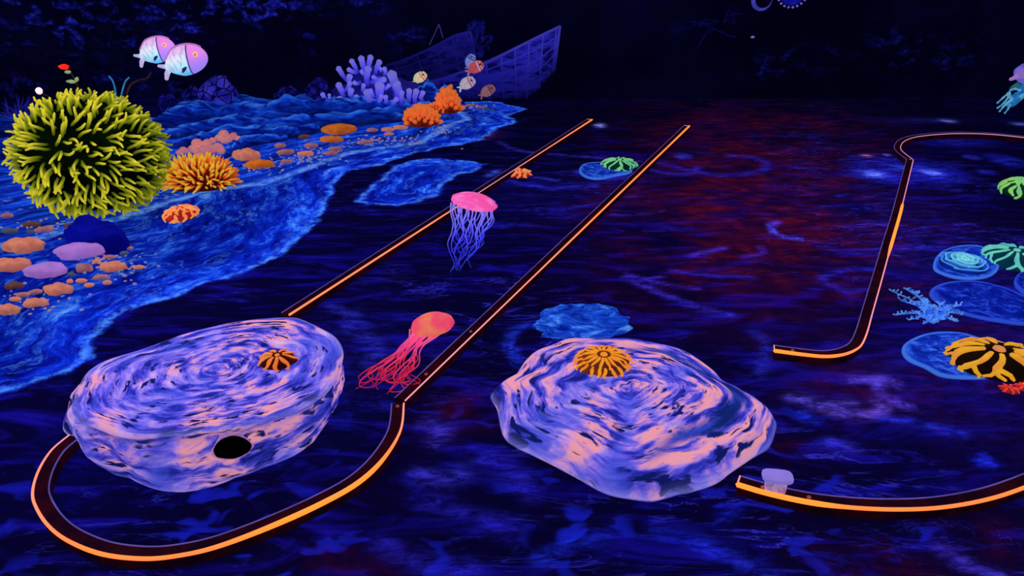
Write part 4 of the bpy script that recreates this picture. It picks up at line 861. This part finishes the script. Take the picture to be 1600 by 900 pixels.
# ------------------------------------------------------------------ fish on the back wall
k = NT('pastel_fish_skin'); P = k.obj(); xyz = k.sep(P)
stri = k.noise(k.mapping(P, (3, 1, .7), (0, .5, 0)), 9, 3, .5, .8); X = k.math('SUBTRACT', xyz[0], k.math('MULTIPLY', xyz[2], .22))
c_ = k.ramp(k.math('ADD', k.math('MULTIPLY', xyz[2], 1.6), .5), [(.15, (.12, .52, .95)), (.4, (.50, .88, .95)), (.65, (.88, .90, .95)), (.9, (.95, .5, .85))])
c_ = k.mix(k.math('MULTIPLY', k.step(stri, .5, .6), .55), c_, (.28, .34, .62))
c_ = k.mix(k.step(X, .10, .13), c_, k.mix(k.step(xyz[2], -.2, .2), (.36, .24, .92), (.88, .26, .80)))
c_ = k.mix(k.step(k.math('ABSOLUTE', k.math('SUBTRACT', X, .105)), .022, .010), c_, (.10, .07, .25))
M_fish = k.finish(c_, .85, .5, .2)
def tinted(name, body, band):
    k = NT(name); P = k.obj(); xyz = k.sep(P); q = k.noise(P, 7, 3); c = k.mix(k.step(q, .35, .65), body, tuple(v * .7 for v in body))
    for pos, w in ((.16, .05), (.30, .03)): c = k.mix(k.step(k.math('ABSOLUTE', k.math('SUBTRACT', xyz[0], pos)), w, w * .6), c, band)
    return k.finish(c, .55, .5, .2)
M_finp = glow('pale_pink_fin', (.85, .62, .92), .6, (.6, .6, .95), 6); M_rimf = glow('pink_dorsal_edge', (.75, .28, .62), .5, (.55, .3, .75), 6); M_eye = glow('amber_eye', (1, .62, .25), .8, (1, .5, .2)); M_pup = glow('dark_pupil', (.004, .004, .02), .1); M_pec = glow('dark_fin', (.04, .05, .22), .4)
def fish_parts(t, mats, eye_side):
    skin, fin, rimm, eye, pec = mats
    # local frame: x nose, z up, y thickness (-y faces the room); body about 0.8 long, unit scale
    n_, K, U, vs = 26, 18, [], []
    for i in range(n_):
        q = PI * (.06 + .925 * i / (n_ - 1)); x = .02 - .44 * math.cos(q); e = math.sin(q)
        hu, hd = .30 * e ** .9, .265 * e ** .9
        if x < -.15: hu *= 1 - .38 * ((-.15 - x) / .27); hd *= 1 - .30 * ((-.15 - x) / .27)
        U.append(Vector((x, 0, hu))); th = .13 * e ** .6
        for j in range(K):
            a = 2 * PI * j / K; ca = math.cos(a); vs.append(Vector((x, math.sin(a) * th, ca * (hu if ca > 0 else hd))))
    fs = [(i * K + j, i * K + (j + 1) % K, (i + 1) * K + (j + 1) % K, (i + 1) * K + j) for i in range(n_ - 1) for j in range(K)]; fs += [tuple(range(K)), tuple(range((n_ - 1) * K, n_ * K))]
    MB().add(vs, fs).build('fish_body', skin, t, loc=(0, 0, 0))
    MB().tube([(-.37, 0, -.02), (-.46, 0, .03), (-.55, 0, .07)], [.05, .042, .028], 8).tube([(-.37, 0, -.04), (-.46, 0, -.12), (-.52, 0, -.21)], [.05, .05, .035], 8).build('tail_fin', fin, t, loc=(0, 0, 0))
    MB().tube([Vector((p.x, 0, p.z + .006)) for p in U[3:-4]], [.024] * (n_ - 7), 8).build('dorsal_fin', rimm, t, loc=(0, 0, 0))
    e = MB().lump((.29, -.095, .07), .055, .035, .055, 2, 0).build('eye', eye, t, loc=(0, 0, 0)); MB().lump((.295, -.128, .07), .014, .008, .014, 2, 0).build('pupil', M_pup, e, loc=(0, 0, 0))
    MB().tube([(.02, -.125, -.1), (-.04, -.14, -.13), (-.09, -.13, -.17)], [.02, .035, .015], 8).build('pectoral_fin', pec, t, loc=(0, 0, 0))
def fish(label, px, py, lpx, rot, mats, yo, flip=False, group=None):
    lpx *= 1.08
    p = V(px, py, BACK - yo); s = lpx / ppm(p) / .95; t = thing('fish', label, 'fish', p, group); del t['_loc']
    MB().tube([(0, .05, 0), (0, (yo + .01) / s, 0)], .012 / s * .5, 6).build('mount_rod', M_dark, t, loc=(0, 0, 0))
    fish_parts(t, mats, 1); t.rotation_euler = (0, -rot, 0); t.scale = (s, s, s); return t
big = (M_fish, M_finp, M_rimf, M_eye, M_pec)
fish('large pastel striped fish, left and rear of the big pair', 244.5, 80, 59, .30, big, .07); fish('large pastel fish with magenta face, right and front of the big pair', 289.5, 96, 70, .28, big, .24)
def small(name, body, band, fin=None):
    s_ = tinted(name, body, band); f_ = glow(name + '_fin', fin or tuple(v * .9 for v in body), .5); return (s_, f_, f_, glow('dark_small_eye', (.02, .06, .08), .2), f_)
fish('glowing cream-yellow small fish beside the blue coral', 656, 122, 24, .55, small('cream_fish_skin', (1, .82, .45), (.75, .25, .15), (.6, .9, .55)), .10)
fish('small white and pink fish, left of the two under the red fish', 730, 131, 27, .45, small('white_pink_fish_skin', (.60, .55, .62), (.45, .12, .22), (.45, .75, .8)), .48)
fish('small dull brown fish nearest the ship bow', 762, 143, 25, .5, small('brown_fish_skin', (.36, .16, .16), (.12, .04, .08)), .55)
fish('small red and pale fish overlapping the ship hull', 743, 106, 27, .42, small('red_fish_skin', (.62, .10, .12), (.65, .35, .5), (.6, .25, .25)), .52)
fish('small pale blue fish directly above the red fish', 735, 95.5, 22, 1.05, small('pale_blue_fish_skin', (.22, .30, .78), (.05, .05, .25)), .45)

# ------------------------------------------------------------------ wrecked ship against the back wall
k = NT('weathered_shaded_hull'); P = k.obj(); q = k.noise(k.mapping(P, (1, 1, 2.2), (0, -.4, 0)), 6, 5, .6, .6); lit = k.attr('rim')
hc_ = k.mix(k.step(q, .36, .60), (.004, .004, .14), (.035, .032, .66)); M_hull = k.finish(k.mix(k.math('SUBTRACT', 1.0, lit), hc_, (.0015, .001, .018)), .42, .8, .05, q, .4, .02)  # mural-like light painted into the hull: upper bow bright, fading to dark
M_tim = tip_mat('pale_blue_timber', [(0, (.004, .004, .07)), (.5, (.018, .017, .30)), (1, (.07, .06, .58))], .4)  # timber colour follows the same painted fade from lit to dark
def hull(label, gun, keel, bulge, off, lit_fn, nr, ns, extra):
    """gun / keel: photo points along the top and bottom edge of a hull half, seen against the back wall"""
    Gc, Kc = catmull([V(x, y, BACK - .02) for x, y in gun], 8), catmull([V(x, y, BACK - .02) for x, y in keel], 8); N, K = min(len(Gc), len(Kc)), 15
    def pt(u, v):
        i = u * (N - 1); a = int(min(i, N - 2)); f = i - a; g = Gc[a].lerp(Gc[a + 1], f); b = Kc[a].lerp(Kc[a + 1], f); p = g.lerp(b, v); p.z = max(p.z, .004)
        wv = (1 - .75 * v) * math.sin(PI * min(.98, max(.02, 1 - .9 * u))) ** .6
        d_ = off + bulge * wv * (1 - .25 * v); pp = V(0, 0, 1)
        r = (p - camo.location); r = r * ((BACK - .02 - d_) / r.y); q_ = camo.location + r; q_.z = max(q_.z, .004); return q_
    c = ground(pt(.5, .9)); t = thing('shipwreck', label, 'ship', c); vs, rim = [], []
    for i in range(40):
        for j in range(K): vs.append(pt(i / 39, j / (K - 1))); rim.append(lit_fn(i / 39, j / (K - 1)))
    fs = [(i * K + j, i * K + j + 1, (i + 1) * K + j + 1, (i + 1) * K + j) for i in range(39) for j in range(K - 1)]
    o = MB().add(vs, fs, 0, rim=rim).build('hull', M_hull, t); md = o.modifiers.new('thick', 'SOLIDIFY'); md.thickness = .02; md.offset = -1 
    def strip(name, P, r):
        q = [pt(u, v) - Vector((0, .008, 0)) for u, v in P]; MB().tube(q, r, 6, along=[lit_fn(u, v) for u, v in P]).build(name, M_tim, t)
    strip('gunwale', [(i / 24, 0) for i in range(25)], .013); strip('stem_post', [(1, j / 16 * 1.0) for j in range(17)], .013)
    for s_ in range(1, ns + 1): strip('plank_seam', [(i / 24, s_ / (ns + 1)) for i in range(25)], .005)
    for s_ in range(nr): 
        u = (s_ + .6) / nr; strip('rib', [(u + .02 * (j / 10), j / 10) for j in range(11) if u + .02 * j / 10 <= 1], .007)
    return t, pt
hull('planked blue ship bow rising to a point against the back wall', [(640, 135), (700, 120), (760, 97), (800, 78), (840, 58), (875, 41)], [(640, 152), (700, 154), (760, 156), (800, 155), (830, 150), (873, 72)][:5] + [(866, 110)], .32, .05,
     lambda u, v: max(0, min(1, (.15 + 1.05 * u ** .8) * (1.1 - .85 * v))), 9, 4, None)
hull('dim blue broken ship stern lying behind the bow', [(600, 104), (640, 90), (680, 72), (710, 56), (735, 50)], [(610, 130), (650, 132), (690, 122), (720, 112), (745, 98)], .16, .01,
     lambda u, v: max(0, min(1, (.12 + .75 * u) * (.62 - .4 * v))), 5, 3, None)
M_rope = glow('faint_rope', (.05, .05, .28), .4)
b1, b2, b3 = V(671, 70, BACK - .06), V(686, 38, BACK - .04), V(692, 59, BACK - .06); t = thing('mast_frame', 'thin pointed mast frame on the dim ship stern', 'mast', b1)
MB().tube([b1, b2], .006, 6).build('spar', M_rope, t); MB().tube([b2, b3], .006, 6).build('spar', M_rope, t)
# faint bushy coral on the stern
fc = V(746, 60, BACK - .05); t = thing('bushy_coral', 'faint blue bushy coral on top of the ship stern', 'coral', V(742, 78, BACK - .05)); rnd = random.Random(6); M_fb = glow('faint_blue_bush', (.010, .010, .22), .4, (.004, .004, .1), 12)
for i in range(16):
    a = rnd.uniform(0, 2 * PI); e = fc + Vector((math.cos(a) * .10, -.01 - rnd.random() * .04, math.sin(a) * .12)); b = V(742, 74, BACK - .03)
    m = MB(); m.tube([b, b.lerp(e, .6), e], [.008, .007, .01], 6)
    for _ in range(5): m.lump(e + Vector((rnd.uniform(-.05, .05), rnd.uniform(-.03, .0), rnd.uniform(-.05, .05))), .02, .015, .02, 1, .2, 2, i)
    m.build('branch', M_fb, t)

# ------------------------------------------------------------------ crescent and beaded disc painted on boards on the back wall
def flat_on_wall(pts2, th, name, mat, parent=None, loc=None, yo=.0):
    m = MB(); n_ = len(pts2); vs = [Vector((x, BACK + .004 - yo, z)) for x, z in pts2] + [Vector((x, BACK - th - yo, z)) for x, z in pts2]
    fs = [tuple(range(n_)), tuple(range(n_, 2 * n_))] + [(i, (i + 1) % n_, n_ + (i + 1) % n_, n_ + i) for i in range(n_)]; return m.add(vs, fs).build(name, mat, parent, smooth=False, loc=loc)
mc = V(1190, 0, BACK); q = ppm(mc); R0 = 16 / q
pts2 = [(mc.x + R0 * math.cos(a), mc.z + .0 + R0 * math.sin(a)) for a in np.linspace(PI * .72, PI * 2.05, 40)] + [(mc.x + R0 * .18 + R0 * .82 * math.cos(a), mc.z + R0 * .1 + R0 * .84 * math.sin(a)) for a in np.linspace(PI * 2.0, PI * .75, 40)]
tag(flat_on_wall(pts2, .012, 'crescent_moon', glow('violet_blue_moon', (.09, .08, .62), .5, (.05, .05, .45), 9), loc=(mc.x, BACK, mc.z)), 'thin violet-blue crescent at the top of the back wall', 'moon')
dc = V(1239, -14, BACK); R0 = 26 / q; t = thing('beaded_disc', 'blue disc rimmed with pale beads cut by the top edge', 'disc', (dc.x, BACK, dc.z))
flat_on_wall([(dc.x + R0 * .8 * math.cos(a), dc.z + R0 * .8 * math.sin(a)) for a in np.linspace(0, 2 * PI, 48, endpoint=False)], .015, 'disc', glow('deep_blue_disc', (.01, .012, .45), .5, (.006, .006, .3), 9), t)
for i in range(22):
    a = 2 * PI * i / 22; MB().lump((dc.x + R0 * .92 * math.cos(a), BACK - .008, dc.z + R0 * .92 * math.sin(a)), .013, .012, .011, 2, 0).build('bead', glow('pale_bead', (.22, .20, .75), .55), t)
tag(MB().lump(V(1176, 58, BACK - .006), .02, .008, .012, 2, .2, 2, 3).build('shell', glow('pale_shell', (.25, .25, .75), .6), loc=V(1176, 58, BACK)), 'tiny pale glowing shell on the dark back wall', 'shell')
# twig of faint weed on the wall
wb = V(1150, 56, BACK - .006); t = thing('weed_sprig', 'faint blue weed sprig on the back wall left of the crescent', 'plant', wb); M_wd = glow('faint_weed', (.005, .006, .15), .4)
MB().tube(catmull([V(x, y, BACK - .003) for x, y in [(1079, 34), (1100, 38), (1120, 47), (1140, 56), (1150, 58)]], 5), .006, 6).build('stalk', M_wd, t)
for a, b in [((1095, 37), (1116, 39)), ((1130, 35), (1142, 10)), ((1137, 30), (1130, 38)), ((1138, 25), (1160, 21)), ((1110, 44), (1086, 80)), ((1088, 38), (1080, 42)), ((1138, 30), (1139, 38))]:
    MB().tube([V(*a, BACK - .006), V((a[0] + b[0]) / 2, (a[1] + b[1]) / 2 - 1, BACK - .008), V(*b, BACK - .006)], [.004, .007, .002], 5).build('leaf', M_wd, t)

# ------------------------------------------------------------------ glowing skeletal arm and lavender creature from the right wall
AY = 6.7
def A(x, y, dy=0): return V(1480 + x / 7.5, 80 + y / 7.5, AY + dy)
M_bone = glow('turquoise_bone', (.04, .36, .72), .4, (.01, .16, .55), 14); M_bone2 = glow('pale_turquoise_bone', (.20, .62, .80), .5, (.06, .36, .72), 14)
root = Vector((RIGHT, AY, A(900, 430).z + .35)); t = thing('skeletal_arm', 'glowing turquoise skeletal arm reaching down from the right edge', 'skeleton', root)
MB().tube(catmull([root, A(1300, 260), A(1000, 400), A(880, 460)], 5), [.05] * 15 + [.05], 9).build('forearm', M_bone, t)
MB().tube(catmull([root - Vector((0, .02, .06)), A(1250, 380, -.03), A(960, 480, -.03), A(850, 540, -.03)], 5), [.022] * 16, 8).build('forearm_bone', M_bone2, t)
MB().tube(catmull([A(880, 450), A(870, 500), A(800, 560), A(750, 615), A(700, 620)], 5), [.035, .036, .038, .04, .04, .042, .044, .046, .046, .045, .045, .044, .042, .04, .038, .034, .03, .028, .026, .024, .02], 9).build('palm', M_bone, t)
for p in [[(860, 460), (790, 440), (745, 455), (730, 470)], [(720, 490), (650, 550), (585, 608)], [(725, 530), (660, 610), (585, 668)], [(690, 620), (650, 660), (612, 708)], [(740, 625), (710, 680), (672, 728)]]:
    P = catmull([A(x, y, -.03) for x, y in p], 5); L = len(P); MB().tube(P, [.0095 * (1 + .25 * math.cos(i * 1.3)) * (1 - .35 * i / L) for i in range(L)], 7).build('finger', M_bone2, t)
MB().tube([A(720, 490, -.03), A(728, 530, -.03), A(760, 560, -.03), A(700, 615, -.03)], [.018, .015, .012, .012], 7).build('knuckle_bone', M_bone2, t)
MB().tube([A(750, 450, .02), A(800, 415, .02), A(900, 355, .02), Vector((RIGHT, AY + .05, root.z + .1))], [.022, .026, .03, .03], 8).build('upper_bone', glow('dim_green_bone', (.05, .22, .20), .4, (.02, .1, .2), 25), t)
root2 = Vector((RIGHT, AY + .05, A(900, 240).z)); t = thing('octopus', 'lavender rounded sea creature with a thin curled arm at the right edge', 'octopus', root2)
M_lav = glow('lavender_skin', (.30, .24, .95), .5, (.16, .12, .8), 8)
hp = A(985, 252); MB().lump(hp, .135, .10, .10, 4, .08, 1.8, 3).tube([hp, hp.lerp(root2, .5), root2], [.08, .085, .10], 12).build('mantle', M_lav, t)
MB().tube(catmull([A(920, 275, -.09), A(850, 268, -.10), A(795, 308, -.10), A(735, 332, -.10)], 5), [.035 - .0015 * i for i in range(16)], 8).build('arm', glow('pinkish_lavender', (.55, .30, .95), .5), t)

# ------------------------------------------------------------------ blacklight lamps under the ceiling and the room glow
def area(name, loc, rot, sx, sy, e, col):
    l = bpy.data.lights.new(name, 'AREA'); l.shape = 'RECTANGLE'; l.size, l.size_y, l.energy, l.color = sx, sy, e, col
    o = bpy.data.objects.new(name, l); C.objects.link(o); o.location = loc; o.rotation_euler = rot; return o
area('blacklight_lamp', (-2.4, 3.0, CEIL - .06), (0, 0, 0), .25, 5.5, 56, (.66, .58, 1)); area('blacklight_lamp', (2.4, 3.0, CEIL - .06), (0, 0, 0), .25, 5.5, 43, (.66, .58, 1))
w = bpy.data.worlds.new('World'); sc.world = w; w.use_nodes = True; bg = w.node_tree.nodes['Background']; bg.inputs[0].default_value = (.02, .02, .12, 1); bg.inputs[1].default_value = .05
for o in bpy.data.objects:
    if '_loc' in o: del o['_loc']
